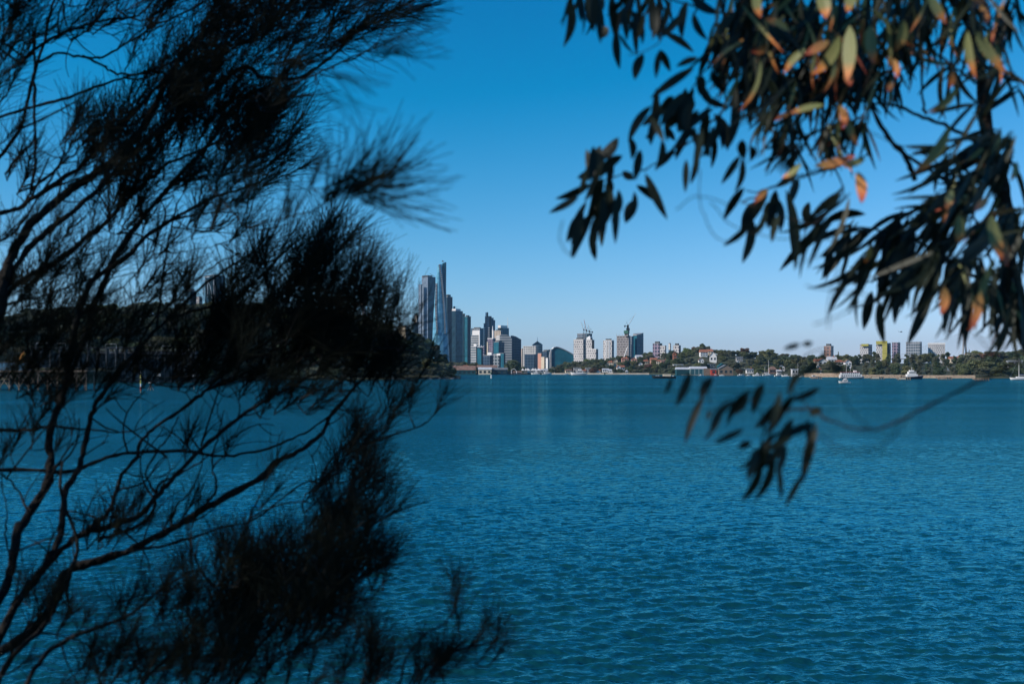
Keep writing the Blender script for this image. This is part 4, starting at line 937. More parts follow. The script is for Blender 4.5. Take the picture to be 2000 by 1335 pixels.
def proto_tree(kind, seed, m, nm):
    e=empty(nm); V,Q,MI=crown_mesh(kind,seed,m); npmesh('crown',V,Q,M[m],parent=e)
    q=MB(); g=random.Random(seed); q.tube([(0,0,-.05),(.01,0,.2),(.02*g.uniform(-1,1),.01,.5),(.0,0,.75)],[.028,.022,.016,.006],6)
    if kind in('round','flat','fig'):
        for k in range(5): th=k*1.3; q.tube([(0,0,.25+.05*k),(.13*math.cos(th),.13*math.sin(th),.45+.04*k),(.26*math.cos(th),.26*math.sin(th),.6+.03*k)],[.015,.01,.004],5)
    q.build('trunk',M['fbark'],e); return e
KIND={'A':('round','leafA','broadleaf_tree','rounded olive green tree'),'B':('round','leafB','broadleaf_tree','rounded dark green tree'),'C':('flat','leafC','gum_tree','spreading grey green gum tree'),
 'D':('tall','leafB','she_oak_tree','narrow dark she-oak'),'E':('round','leafR','broadleaf_tree','rusty brown leaved tree'),'F':('pine','leafB','pine_tree','dark tiered pine'),'G':('fig','leafB','fig_tree','very broad dark fig tree'),
 'H':('flat','leafB','umbrella_tree','dark flat-topped umbrella tree'),'L':('round','leafL','broadleaf_tree','bright yellow green tree'),'T':('tall','leafC','she_oak_tree','narrow grey green she-oak')}
PROTO={}
def tree(k, x, y, z, h, wd, label, group=None):
    v=rng.integers(3); key=(k,int(v)); first=key not in PROTO
    if first: PROTO[key]=proto_tree(KIND[k][0],100*ord(k)+int(v),KIND[k][1],KIND[k][2]); e=PROTO[key]
    else:
        p=PROTO[key]; e=p.copy(); COL.objects.link(e)
        for c in p.children: d=c.copy(); COL.objects.link(d); d.parent=e
    e.location=(x,y,z); e.scale=(wd,wd,h); e.rotation_euler=(0,0,rng.random()*6.28)
    tag(e,label,'tree',group or label); return e
LM_R=[(1095,'in front of the curved glass hall'),(1130,'left of the three-decked waterfront flats'),(1175,'below the two white balcony towers'),(1215,'below the lone striped white tower'),(1272,'below the tower under construction'),(1335,'below the hilltop flats'),(1405,'around the big white gabled house'),
 (1450,'behind the gabled boatshed'),(1532,'behind the sailing boats'),(1600,'behind the white square hut'),(1662,'among the villas under the brown block'),(1710,'left of the yellow tower'),(1745,'under the yellow tower'),(1812,'behind the tug'),(1860,'under the white framed tower'),(1925,'under the bridge pylon'),(2300,'at the right edge')]
def near(tab,px): return next(b for a,b in tab if px<a)
rowname=['at the waterline','low on the slope','halfway up','high on the slope','on the skyline']
def occupied(px,D,wd,hh):
    for (hx,hd,hw,hzz,hhh) in HOUSES:
        if abs(X(px,D)-X(hx,hd))<hw*.5+wd*.33 and -16<D-hd<14 : return True
    return False
for r,t in enumerate((.06,.24,.46,.68,.86)):
    px=1078+r*5
    while px<2012:
        D=interp(SHORE_R,px)+t*WR*.9+rng.uniform(-8,8); oak=px>1665 and px<1875
        h=(9.5 if not oak else 11.5)*(.8+.45*rng.random()); wd=h*(1.25 if not oak else 1.0)
        if px>1900: h*=1.15; wd=h*1.35
        if r==0: h*=.75; wd*=.8
        kk=rng.choice(list('ABCDELBA'),p=[.2,.22,.22,.04,.04,.04,.12,.12]) if not oak else rng.choice(list('DTDATB'),p=[.3,.25,.15,.1,.1,.1])
        if oak and kk in 'DT': wd=h*1.25
        step=(wd/D*F)*.8
        boats=1325<px<1436 and r==0
        if not occupied(px,D,wd,h) and not boats and not (r<2 and px<1078):
            tree(kk,X(px,D),D,hR(px,D)-.4,h,wd,KIND[kk][3]+' '+rowname[r]+' '+near(LM_R,px))
        px+=step*(.8+.5*rng.random())
D=1300+210; tree('H',X(1373,D),D,hR(1373,D),13,10,'dark flat-topped umbrella tree, highest point of the middle skyline')
tree('E',X(1358,D-6),D-6,hR(1358,D)-1,11,13,'large rusty brown tree left of the umbrella tree on the skyline')
tree('F',X(1637.5,1250),1250,hR(1637,1250)-1,15,13,'dark tiered pine just right of the brown apartment block')
tree('F',X(1893,1120),1120,hR(1893,1120)-1,13,13,'dark tiered pine just right of the bridge pylon')
# city waterfront
for i,(px,h) in enumerate(((871,15),(880,17),(890,15),(899,16),(907,17),(916,14),(925,15),(934,13),(943,12))):
    D=1450+(i%3)*12; tree('C' if i%2 else 'A',X(px,D),D,2,h,h*1.05,('spreading grey green gum tree' if i%2 else 'rounded olive green tree')+' behind the brown tiled wharf building')
D=1398; tree('G',X(1001,D),D,1.9,19,25,'huge dark fig tree between the black wharf shed and the tents')
tree('B',X(1022,1440),1440,2,10,11,'rounded dark green tree just right of the huge fig')
# headland
LM_L=[(120,'above the timber wharf'),(230,'above the loading gantry'),(345,'above the retaining wall'),(440,'under the white-ribbed glass tower'),(600,'on the left middle of the headland'),(720,'under the golden turret tower'),(800,'below the pale stone lookout'),(860,'on the steep right slope of the headland'),(1000,'at the headland tip')]
for r,t in enumerate((.05,.24,.42,.6,.77,.92)):
    px=-40.+r*9
    while px<893:
        D=interp(SHORE_L,px)+t*WL+rng.uniform(-5,5)
        if 150<px<390 and r==0: px+=20; continue
        h=(15 if px<840 else max(5.5,15-(px-840)*.2))*(.8+.35*rng.random()); wd=h*1.25
        if r==0: h*=.65; wd*=.75
        if not(px>865 and r>2):
            kk=rng.choice(list('ABCLG'),p=[.22,.42,.28,.04,.04]); 
            if kk=='G': h*=.8
            tree(kk,X(px,D),D,hL(px,D)-.6,h,wd,KIND[kk][3]+' '+rowname[min(4,[0,1,1,2,3,4][r])]+' '+near(LM_L,px))
        px+=wd/D*F*.78*(.8+.4*rng.random())
tree('L',X(392,668),668,9,9,10,'bright yellow green tree beside the right end of the retaining wall')
# the labels of look-alike trees: tell them apart by their order from the left
bylab = {}
for o in S.objects:
    if o.parent is None and o.get('category') == 'tree': bylab.setdefault(o['label'], []).append(o)
ORD = ['first','second','third','fourth','fifth','sixth','seventh','eighth','ninth','tenth','eleventh','twelfth']
for lab, L_ in bylab.items():
    if len(L_) < 2:
        if len(lab.split()) > 16: L_[0]['label'] = lab.replace('spreading grey green ', 'spreading ').replace('the left middle of ', 'the left of ')
        continue
    L_.sort(key=lambda o: o.location.x/o.location.y); n = len(L_)
    short = lab.replace('rounded ','').replace('spreading ','').replace('the left middle of ','the left of ')
    for i, o in enumerate(L_):
        o['group'] = lab
        if n == 2: o['label'] = short + (', left one' if i == 0 else ', right one')
        elif n == 3: o['label'] = short + (', left one', ', middle one', ', right one')[i]
        else: o['label'] = short + ', ' + ORD[min(i, 11)] + ' from left'
        if len(o['label'].split()) > 16: o['label'] = ' '.join(o['label'].replace('grey green ','').replace(' the ',' ').replace(' white-ribbed','').replace('of headland','').replace(' pale stone','').split()[:16])
        if 0: o['label'] = o['label'].replace(' of the headland',' headland').replace('grey green ','').replace('bright ','').replace(' white ',' ')

# ---------------------------------------------------------------- the near trees that frame the view
def catmull(pts, n=6):
    P_ = np.array(pts, float); P_ = np.vstack([2*P_[0]-P_[1], P_, 2*P_[-1]-P_[-2]]); out = []
    for i in range(1, len(P_)-2):
        for k in range(n):
            t = k/n; a, b, c, d = P_[i-1], P_[i], P_[i+1], P_[i+2]
            out.append(.5*((2*b)+(c-a)*t+(2*a-5*b+4*c-d)*t*t+(3*b-a-3*c+d)*t**3))
    out.append(P_[-2]); return np.array(out)
def W(p):  # (px, py, D) -> world
    p = np.asarray(p, float); D = p[..., 2]
    return np.stack([(p[..., 0]-1000)/F*D, D, H-(p[..., 1]-HY)/F*D], -1)
class Tree:
    def __init__(s, root, bark): s.root = root; s.bark = bark; s.nodes = []; s.MBt = MB(); s.ds = 1.0
    def limb(s, pts, r0, r1, D0, D1=None, name='branch', wob=2.2):
        D1 = D1 or D0; D0 *= s.ds; D1 *= s.ds; c = catmull(pts, 5); n = len(c); t = np.linspace(0, 1, n)
        g = np.random.default_rng(int(abs(pts[0][0]*7+pts[0][1]*3+pts[-1][0]))%9999)
        c = c + np.cumsum(g.normal(size=c.shape), 0)*0 + g.normal(size=c.shape)*wob*.5
        D = D0+(D1-D0)*t + .04*np.sin(t*7+g.random()*6)
        p = np.column_stack([c, D]); Wp = W(p)
        rad = (.66 if s.ds < 1 else .54)*(r0*(1-t)**.8 + r1*(1-(1-t)**.8))*D/F*(1+.12*g.normal(size=n))
        q = MB(); q.tube([tuple(x) for x in Wp], list(np.maximum(rad, .0006)), 7); q.build(name, s.bark, s.root, smooth=True)
        s.nodes.extend(p.tolist())
    def nearest(s, px, py):
        A = np.array(s.nodes); d = (A[:,0]-px)**2 + (A[:,1]-py)**2; i = int(d.argmin()); return A[i], math.sqrt(d[i])
    def twig(s, a, b, r=1.3, bend=.15):
        a = np.array(a); b = np.array(b); m = (a+b)/2; d = b-a
        m[0] += -d[1]*bend*random.uniform(-1,1); m[1] += d[0]*bend*random.uniform(-1,1)+abs(d[0])*.08
        c = np.array([(1-t)**2*a+2*t*(1-t)*m+t*t*b for t in np.linspace(0,1,6)])
        s.MBt.tube([tuple(x) for x in W(c)], list(np.linspace(r*1.3, r*.6, 6)*c[:,2]/F), 5)
        return c
DENS = 1.75
NEED = []   # needles: base(px,py,D), dir angle, length px, bend, depth slope
def tuft(T, px, py, ang, n, L, spread, dD=0.0, tw=60, rr=1.2, w=.62):
    nd, dist = T.nearest(px, py); D = nd[2] + dD + random.gauss(0, .10); D = max(.75, D)
    base = (px, py, D)
    if dist < 260: c = T.twig(nd, base, r=min(2.6, .9+dist*.012)); T.nodes.extend(c[2:].tolist()) if dist > 15 else None
    a = math.radians(ang + random.gauss(0, 12)); tip = (px+math.cos(a)*tw, py-math.sin(a)*tw, D+random.gauss(0,.05))
    c = T.twig(base, tip, r=1.1)
    for i in range(n):
        t = random.random()**.7; b = np.array(base)*(1-t)+np.array(tip)*t
        NEED.append((b[0], b[1], b[2], a + math.radians(random.gauss(0, spread)), L*random.uniform(.55, 1.25)*(1-.25*t), random.gauss(.1, .35), random.gauss(0, .35), w*random.uniform(.8,1.25)))
def needle_mesh(name, m, parent):
    A = np.array(NEED); n = len(A); k = 5; t = np.linspace(0, 1, k)[None,:]
    D = A[:,2:3]; L = A[:,4:5]
    ang = A[:,3:4] + A[:,5:6]*(t-.0)*.9
    dx = np.cos(ang)*L/(k-1); dy = -np.sin(ang)*L/(k-1)
    px = A[:,0:1] + np.cumsum(dx,1) - dx; py = A[:,1:2] + np.cumsum(dy,1) - dy
    DD = D + t*L/F*D*A[:,6:7]
    Pw = W(np.stack([px, py, DD], -1))                        # n,k,3
    r = (A[:,7:8]*D/F)*(1-.45*t); V = np.empty((n, k, 3, 3))
    for j in range(3):
        th = 2*math.pi*j/3
        off = np.stack([np.cos(th)*np.sin(-ang)*1.0, np.full_like(ang, math.sin(th)), -np.cos(th)*np.cos(ang)*-1.0], -1)
        off = np.stack([np.sin(ang)*math.cos(th), np.full_like(ang, math.sin(th)), -np.cos(ang)*math.cos(th)], -1)
        V[:,:,j,:] = Pw + off*r[...,None]
    base = (np.arange(n)*k*3)[:,None,None]; i = np.arange(k-1)[None,:,None]*3; j = np.arange(3)[None,None,:]; j2 = (j+1)%3
    Q = np.stack([base+i+j, base+i+j2, base+i+3+j2, base+i+3+j], -1).reshape(-1, 4)
    o = npmesh(name, V.reshape(-1,3), Q, m, parent=parent); NEED.clear(); return o

random.seed(11)
ce = empty('casuarina_tree', (0,0,0), 'big dark she-oak with fine feathery needles, filling the left side close up', 'tree')
C = Tree(ce, M['bark']); C.ds = 1.25
tr = [(-700,2600),(-420,2050),(-180,1560),(-30,1290)]
C.limb(tr, 60, 22, 2.0, 2.3, 'trunk', wob=0)
LB = [ # points, r0, r1, D0, D1
 ([(-30,1290),(52,1238),(105,1180),(128,1118),(190,1095),(247,1076),(333,1033),(404,990),(500,938),(545,900),(593,876),(631,843),(650,805),(697,752),(745,700)],19,4,2.3,2.9),
 ([(-30,1300),(29,1185),(48,1157),(86,1109),(143,1052),(190,1033),(266,1009),(304,971),(333,938),(395,876),(461,819),(520,780),(590,745),(660,700)],14,4,2.2,2.7),
 ([(-40,1230),(0,1166),(24,1104),(33,1042),(57,1004),(90,947),(100,900),(95,852),(114,795),(135,740),(165,660),(200,560),(245,470),(310,390),(400,290),(470,200),(560,150)],18,5,2.2,2.9),
 ([(86,1109),(114,1052),(124,1004),(128,957),(152,919),(162,881),(176,824),(190,786),(224,738),(262,690),(330,620),(420,540),(500,490)],13,4,2.3,2.8),
 ([(-20,914),(95,919),(143,919),(190,900),(238,886),(304,881),(371,881),(428,890),(500,881),(560,860),(620,830),(670,790)],8,3,2.5,2.8),
 ([(-20,838),(48,840),(100,832),(170,838),(230,845)],7,2,2.6,2.6),
 ([(143,1052),(181,1028),(214,995),(228,957),(238,928),(266,890),(276,862),(304,833),(362,795),(428,738),(490,690),(560,640),(640,590)],9,3,2.4,2.9),
 ([(190,1055),(224,1043),(266,1028),(295,1004),(304,966),(285,924),(304,886),(330,850),(350,810)],7,2,2.4,2.6),
 ([(400,985),(419,964),(421,933),(414,909),(423,857),(440,800)],5,2,2.6,2.7),
 ([(20,1400),(60,1320),(105,1262),(190,1225),(250,1200),(330,1140),(380,1110)],10,3,1.9,2.2),
 ([(247,1076),(290,1070),(340,1060),(430,1030),(500,1012),(580,950),(640,930)],6,2,2.5,2.8),
 ([(-30,1420),(10,1300),(90,1215),(140,1110),(150,1050),(118,960),(124,900)],11,3,2.1,2.4),
 ([(57,1004),(30,950),(0,925),(-30,905)],4,2,2.4,2.4), ([(20,1090),(10,1040),(15,1000),(0,940)],4,1.5,2.3,2.3),
 ([(230,957),(280,940),(310,900),(330,890)],4,1.5,2.6,2.6), ([(333,1033),(345,990),(380,950),(395,900),(392,870)],4,1.5,2.6,2.7),
 ([(304,971),(312,944),(350,925),(400,895),(460,850)],5,2,2.6,2.8), ([(114,1095),(80,1065),(50,1050)],4,1.5,2.3,2.3),
 ([(450,1095),(479,1033),(498,985),(521,943)],5,2,2.3,2.4),
 ([(430,1390),(498,1271),(545,1214),(593,1138),(640,1062),(674,985),(688,938),(702,881),(735,843)],8,3,2.0,2.5),
 ([(702,878),(745,857),(802,838),(835,822),(869,786)],4,2,2.4,2.4),
 ([(450,1400),(498,1335),(545,1285),(593,1261),(650,1238),(693,1200)],5,2,2.0,2.2),
 ([(760,1400),(783,1323),(793,1285),(826,1242),(869,1214),(892,1176),(897,1104)],5,2,1.7,1.7),
 ([(780,1380),(821,1314),(850,1285),(888,1271),(940,1257),(988,1242)],6,2.5,1.7,1.7),
 ([(690,1390),(712,1314),(731,1271),(740,1223)],4,2,1.8,1.8),
 ([(230,1420),(280,1330),(350,1260),(420,1170),(450,1095)],7,4,2.0,2.3), ([(350,1260),(430,1230),(520,1190),(600,1110)],6,2,2.1,2.3),
 ([(-60,760),(0,607),(10,533),(29,489),(60,437),(105,397),(147,363),(185,340),(235,300),(285,240),(330,150),(365,100),(420,40),(470,-30)],20,6,2.3,2.9),
 ([(-20,620),(39,507),(79,463),(131,421),(190,370),(260,300),(330,240),(400,195),(475,131),(512,150),(580,154),(625,127),(670,90),(715,41),(767,-5)],12,3,2.4,2.9),
 ([(-30,640),(26,560),(79,528),(131,497),(168,465),(205,437),(236,402),(262,376),(330,320),(420,280),(500,240)],11,3,2.5,3.0),
 ([(120,790),(147,638),(163,586),(184,544),(223,518),(257,492),(283,465),(328,434),(420,384),(480,365),(560,330)],12,3,2.5,2.9),
 ([(305,640),(313,586),(319,534),(328,476),(336,442),(345,400)],4.5,3,2.7,2.8),
 ([(0,602),(39,586),(73,581),(130,560),(190,540)],6,2,2.6,2.7), ([(200,580),(240,560),(300,498),(343,494),(379,488),(420,480)],3,1.2,2.7,2.7),
 ([(323,517),(379,507),(420,490)],3,1,2.7,2.7), ([(323,535),(376,530),(430,500)],3,1,2.7,2.7),
 ([(67,60),(67,125),(66,210),(70,300),(60,380)],5.5,5,2.5,2.5),
 ([(-20,235),(67,209),(135,189),(202,165),(253,148),(303,135),(360,110)],6,3,2.6,2.7),
 ([(67,125),(115,105),(162,111),(199,111),(249,84),(303,51),(371,20),(420,-10)],5,2.5,2.6,2.7),
 ([(162,108),(199,128),(229,145),(270,145),(303,140),(350,150)],4.5,3,2.6,2.7),
 ([(40,125),(67,98),(128,64),(202,40),(270,30),(303,-5)],6,3,2.5,2.6),
 ([(-20,330),(40,250),(60,170),(90,60),(110,-20)],7,4,2.6,2.7), ([(-20,420),(30,410),(60,390),(150,330),(230,250),(303,175),(337,135),(405,61),(472,-10)],10,5,2.5,2.9),
 ([(500,190),(524,180),(580,161),(640,135),(685,112),(730,94),(752,52)],4,2,2.5,2.2), ([(680,-10),(722,0),(782,8),(835,11),(887,-2)],4,1.5,2.0,1.8),
 ([(400,356),(456,416),(488,446),(512,434),(569,423),(617,408),(662,375),(690,355)],3.5,2.2,2.0,1.45),
 ([(330,620),(405,600),(458,583),(498,550),(531,517),(564,484),(597,458)],6,2.5,2.7,2.8), ([(262,690),(300,625),(349,580),(386,544),(425,514),(471,494)],5,2,2.7,2.8),
 ([(420,720),(520,690),(600,650),(680,600),(750,560)],7,3,2.7,2.6),
 ([(362,795),(400,765),(450,740),(560,700),(660,690),(760,680),(820,690)],7,3,2.7,2.6),
 ([(0,470),(40,440),(110,330),(150,300)],5,3,2.4,2.4), ([(105,397),(120,360),(110,330)],4,2,2.5,2.5),
 ([(10,340),(40,300),(67,270),(67,209)],5,3,2.5,2.5),
]
for a in LB: C.limb(*a)
BR = [ # cx, cy, rx, ry, density, angle, length
 (90,5,150,55,2.6,50,110),(330,15,150,45,2.2,55,110),(540,30,150,60,3,45,120),(690,25,90,45,2.6,30,110),(790,10,60,20,1.0,20,90),
 (20,90,50,80,1.8,60,100),(400,180,110,90,3,60,110),(300,215,90,55,2.8,70,110),(490,180,90,80,3,50,120),(480,90,110,60,2.4,45,120),(590,70,90,50,2.4,40,120),(690,75,60,35,1.8,25,120),
 (400,290,120,60,2.8,60,110),(500,265,70,65,2.8,60,110),(190,265,90,50,1.8,70,100),(70,300,60,50,1.2,65,100),(280,330,80,50,2.6,65,100),(430,350,90,45,2.4,50,100),(545,220,50,60,1.6,55,100),
 (190,360,90,40,1.3,60,90),(440,440,70,45,1.0,60,90),(360,430,80,40,.7,60,90),(570,290,40,40,1.1,40,100),
 (600,500,80,60,2.6,65,110),(680,560,80,55,2.6,68,110),(560,570,90,50,2.6,60,110),(735,615,70,60,2.6,70,110),(650,650,120,55,3.4,60,110),(520,650,120,60,3.2,60,110),(780,680,60,45,3.0,70,110),(720,710,100,30,2.8,60,90),
 (410,640,80,50,2.2,60,100),(460,545,60,40,1.3,60,100),(640,450,50,25,1.2,75,90),
 (60,470,70,50,1.0,60,90),(150,540,90,50,1.2,60,90),(260,500,80,50,1.0,65,90),(50,600,60,40,1.4,60,90),(190,620,110,40,1.9,60,90),(80,680,90,40,2.2,55,90),(270,690,90,40,1.6,60,90),(150,750,100,30,1.6,50,80),
 (760,790,80,35,2.0,55,90),(840,775,35,30,1.6,60,80),(700,830,50,35,1.6,60,80),(690,920,55,55,2.2,60,90),(730,975,45,45,2.0,45,90),(690,1055,85,55,2.8,55,100),(725,1120,50,50,2.4,60,100),(600,1090,80,60,2.6,65,100),
 (540,1180,110,70,2.6,65,110),(450,1130,90,70,1.7,75,100),(640,1190,80,50,2.4,60,100),(420,1240,110,60,2.2,65,110),(300,1170,80,60,1.2,70,100),(240,1260,110,50,.9,65,100),(180,1020,60,40,.7,80,80),(210,1060,50,30,.7,80,80),
 (100,790,60,20,.6,60,70),(440,1060,22,25,1.5,85,80),(735,1270,35,60,2.0,75,100),(850,1265,45,40,1.5,75,90),(893,1180,18,50,1.6,85,90),(950,1238,40,35,1.8,65,90),(820,1295,70,30,1.8,65,90),(560,1290,100,45,1.4,65,110),(380,1310,120,40,1.5,60,110),(60,1290,60,40,.5,60,90),
 (110,1330,150,20,.6,60,100),(90,1180,80,60,.8,65,90),(60,880,60,40,.8,60,80),(330,1000,90,40,.7,65,80),(420,850,90,30,.6,60,80),(560,930,60,40,.9,60,90),(200,420,90,50,1.0,60,90),(90,560,80,60,1.3,60,90),(620,330,50,40,.8,60,90),(250,280,90,60,2.2,60,110),(150,240,60,40,.8,60,90),(350,120,90,60,1.6,60,100),(250,420,80,40,1.4,60,100),(330,570,80,40,1.6,60,100),(480,480,60,40,1.2,60,100),(30,200,50,50,1.2,60,100),(120,640,90,40,1.6,60,90),(600,770,90,20,1.6,50,80),(470,720,120,30,2.2,55,90),(340,720,110,30,1.4,55,90),(500,770,100,25,1.0,50,80),(640,1000,60,40,1.2,60,90),(810,720,50,30,2.0,60,90),(300,1290,110,40,1.4,65,100),(700,1290,80,40,1.2,70,100),(170,1180,70,40,.7,70,90),(40,740,60,40,1.6,50,80),(230,330,60,40,1.6,60,90),(500,330,60,40,1.8,50,100),(520,1110,60,60,1.3,75,100),
]
for cx, cy, rx, ry, dens, ang, L in BR:
    dens *= 1.3 if cy > 850 else .72 if cy < 420 else .5 if cx >= 735 else 1.2 if cx > 400 else .95
    n = max(2, int(dens*math.pi*rx*ry/(30*L*1.25)*DENS))
    for i in range(n):
        a = random.random()*6.28; r = random.random()**.5
        px = cx+rx*r*math.cos(a)-math.cos(math.radians(ang))*L*.45; py = cy+ry*r*math.sin(a)+math.sin(math.radians(ang))*L*.45
        tuft(C, px, py, ang+random.gauss(0,10), 34, L, 27, tw=L*.6)
# the loose, much nearer sprays at the outer edge
for (px,py,D,angs,n,L) in ((690,372,1.6,(5,80),60,170),(640,390,1.7,(30,95),40,150),(730,360,1.45,(-5,60),34,140),(700,380,1.5,(-35,10),34,170),(560,420,1.6,(55,105),20,100),
    (735,95,1.5,(-25,40),26,120),(650,140,1.3,(-60,0),12,120),(800,20,1.6,(-30,30),16,90),(620,170,1.0,(-50,20),7,130),(720,45,1.6,(-10,50),16,110)):
    c = np.array([px,py,D]); nd,_ = C.nearest(px,py); C.twig(nd,(px,py,D),r=2.0)
    for i in range(n): NEED.append((px+random.gauss(0,14),py+random.gauss(0,9),D+random.gauss(0,.05),math.radians(random.uniform(*angs)),L*random.uniform(.5,1.2),random.gauss(.25,.45),random.gauss(0,.4),1.25))
# fine bare side twigs along the limbs
for i in range(300):
    A = C.nodes[random.randrange(len(C.nodes))]
    if not (-20 < A[0] < 700 and (740 < A[1] < 1250 or A[1] < 480)): continue
    a = math.radians(random.gauss(55, 45)); l = random.uniform(40, 150)
    c = C.twig(A, (A[0]+math.cos(a)*l, A[1]-math.sin(a)*l, A[2]+random.gauss(0,.1)), r=random.uniform(.9,1.9), bend=.45)
    if random.random() < .6:
        k = c[3]; a += random.choice((-.7,.7)); l *= .6; C.twig(k, (k[0]+math.cos(a)*l, k[1]-math.sin(a)*l, k[2]), r=.9, bend=.4)
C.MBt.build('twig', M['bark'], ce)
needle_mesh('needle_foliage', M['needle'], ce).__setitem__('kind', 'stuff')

# gum tree on the right
def leaf_mat(name, c1, c2, tip=None, tr=.25):
    m = bpy.data.materials.new(name); m.use_nodes = True; n = m.node_tree; b = n.nodes['Principled BSDF']
    uv = n.nodes.new('ShaderNodeUVMap'); sp = n.nodes.new('ShaderNodeSeparateXYZ'); n.links.new(uv.outputs[0], sp.inputs[0])
    rp = n.nodes.new('ShaderNodeValToRGB'); e = rp.color_ramp.elements; e[0].color = (*c1,1); e[1].color = (*c2,1); e[1].position = .6
    if tip: k = e.new(.78); k.color = (*tip,1); k = e.new(1.0); k.color = (tip[0]*.8,tip[1]*.5,tip[2]*.6,1)
    nz = n.nodes.new('ShaderNodeTexNoise'); nz.inputs['Scale'].default_value = 14
    ad = n.nodes.new('ShaderNodeMath'); ad.operation = 'MULTIPLY_ADD'; ad.inputs[1].default_value = .35; n.links.new(nz.outputs['Fac'], ad.inputs[0]); n.links.new(sp.outputs['X'], ad.inputs[2])
    sb = n.nodes.new('ShaderNodeMath'); sb.operation = 'SUBTRACT'; sb.inputs[1].default_value = .17; n.links.new(ad.outputs[0], sb.inputs[0])
    n.links.new(sb.outputs[0], rp.inputs[0]); n.links.new(rp.outputs[0], b.inputs['Base Color'])
    b.inputs['Roughness'].default_value = .5; b.inputs['Specular IOR Level'].default_value = .25
    t = n.nodes.new('ShaderNodeBsdfTranslucent'); n.links.new(rp.outputs[0], t.inputs[0]); mx = n.nodes.new('ShaderNodeMixShader'); mx.inputs[0].default_value = tr
    n.links.new(b.outputs[0], mx.inputs[1]); n.links.new(t.outputs[0], mx.inputs[2]); n.links.new(mx.outputs[0], n.nodes['Material Output'].inputs[0]); return m
LM = [leaf_mat('gum_leaf_shaded', (.014,.022,.012), (.011,.017,.010), tr=.05), leaf_mat('gum_leaf_sunlit_dry_tip', (.2,.23,.09), (.24,.24,.1), (.6,.24,.07), .2), leaf_mat('gum_leaf_dry', (.3,.2,.07), (.6,.24,.09), (.5,.14,.07), .2)]  # first two are shaded and sunlit copies in colour; orange tips are dry
ge = empty('eucalyptus_tree', (0,0,0), 'gum tree with drooping leaves, some orange tipped, hanging in from the upper right', 'tree')
G = Tree(ge, M['gbark']); G.ds = .85
class Leaves:
    def __init__(s): s.q = MB()
    def leaf(s, b, t, w, mi=0, D=2.0, dD=0.0, sick=None):
        sick = random.uniform(-.12,.12) if sick is None else sick
        b = np.array([b[0],b[1],D]); t = np.array([t[0],t[1],D+dD]); t[:2] += (t-b)[:2]*.1; d = (t-b)[:2]; L = np.hypot(*d)+1e-6; nrm = np.array([-d[1],d[0]])/L
        tilt = random.uniform(-.8,.8); s.q.mi = mi; rows = []; K = 8
        for k in range(K+1):
            u = k/K; c = b+(t-b)*u; off = sick*L*4*u*(1-u)
            hw = w/2*.8*math.sin(math.pi*u**.85)**.72 if 0 < u < 1 else .4
            hw = max(.4, hw); c2 = c[:2]+nrm*off; x = W(np.array([[c2[0]-nrm[0]*hw, c2[1]-nrm[1]*hw, c[2]-tilt*hw*c[2]/F],[c2[0],c2[1],c[2]+.12*hw*c[2]/F],[c2[0]+nrm[0]*hw,c2[1]+nrm[1]*hw,c[2]+tilt*hw*c[2]/F]]))
            rows.append(x)
        for k in range(K):
            for j in (0,1): s.q.quad([rows[k][j],rows[k][j+1],rows[k+1][j+1],rows[k+1][j]],[(k/K,j/2),(k/K,(j+1)/2),((k+1)/K,(j+1)/2),((k+1)/K,j/2)])
G.limb([(2700,2300),(2450,1500),(2220,1000),(2080,780),(2000,640),(1972,520),(1965,420),(1950,330),(1928,253),(1915,135),(1898,54),(1854,-10),(1800,-120)],34,7,2.9,2.3,'trunk')
GL = [([(1928,290),(1854,249),(1803,229),(1756,209),(1709,202),(1650,190)],6,3,2.35,2.2),([(1787,351),(1766,303),(1736,270),(1702,209),(1675,152),(1652,84),(1640,-30)],8,6,2.2,2.2),
 ([(1810,222),(1803,202),(1797,101),(1790,-20)],4,3,2.3,2.3),([(1905,162),(1867,135),(1840,110)],4,3,2.3,2.2),([(1990,640),(1950,560),(1880,530),(1830,490),(1760,465),(1680,445),(1600,470)],7,2.5,2.5,2.3),
 ([(1652,84),(1600,60),(1540,45),(1470,30),(1380,20),(1290,-10)],5,2,2.2,2.1),([(1640,180),(1560,140),(1500,120),(1450,130),(1390,130),(1350,175)],4,2,2.2,2.1),
 ([(1600,60),(1560,110),(1470,170),(1400,230),(1330,290),(1260,330),(1200,345),(1150,370)],4,1.5,2.2,2.0),([(1560,110),(1450,140),(1330,270),(1300,310)],3,1.5,2.2,2.0),
 ([(1700,300),(1640,325),(1590,335),(1520,360),(1450,395)],3.5,2,2.2,2.0),([(1640,325),(1590,340),(1540,355),(1480,375),(1455,372)],3,1.5,2.2,2.0),
 ([(1766,303),(1840,350),(1900,420),(1940,520)],5,3,2.3,2.4),([(1965,371),(1900,350),(1850,330),(1800,300)],4,2,2.3,2.3),([(1640,-30),(1560,-10),(1480,0),(1400,-10),(1300,-25),(1180,-20),(1090,-30)],6,2,2.2,2.0),
 ([(1290,-10),(1292,40),(1285,85),(1230,110)],2.5,1.2,1.9,1.9),([(1450,395),(1520,420),(1590,440)],2,1,1.8,1.8)]
for a in GL: G.limb(*a)
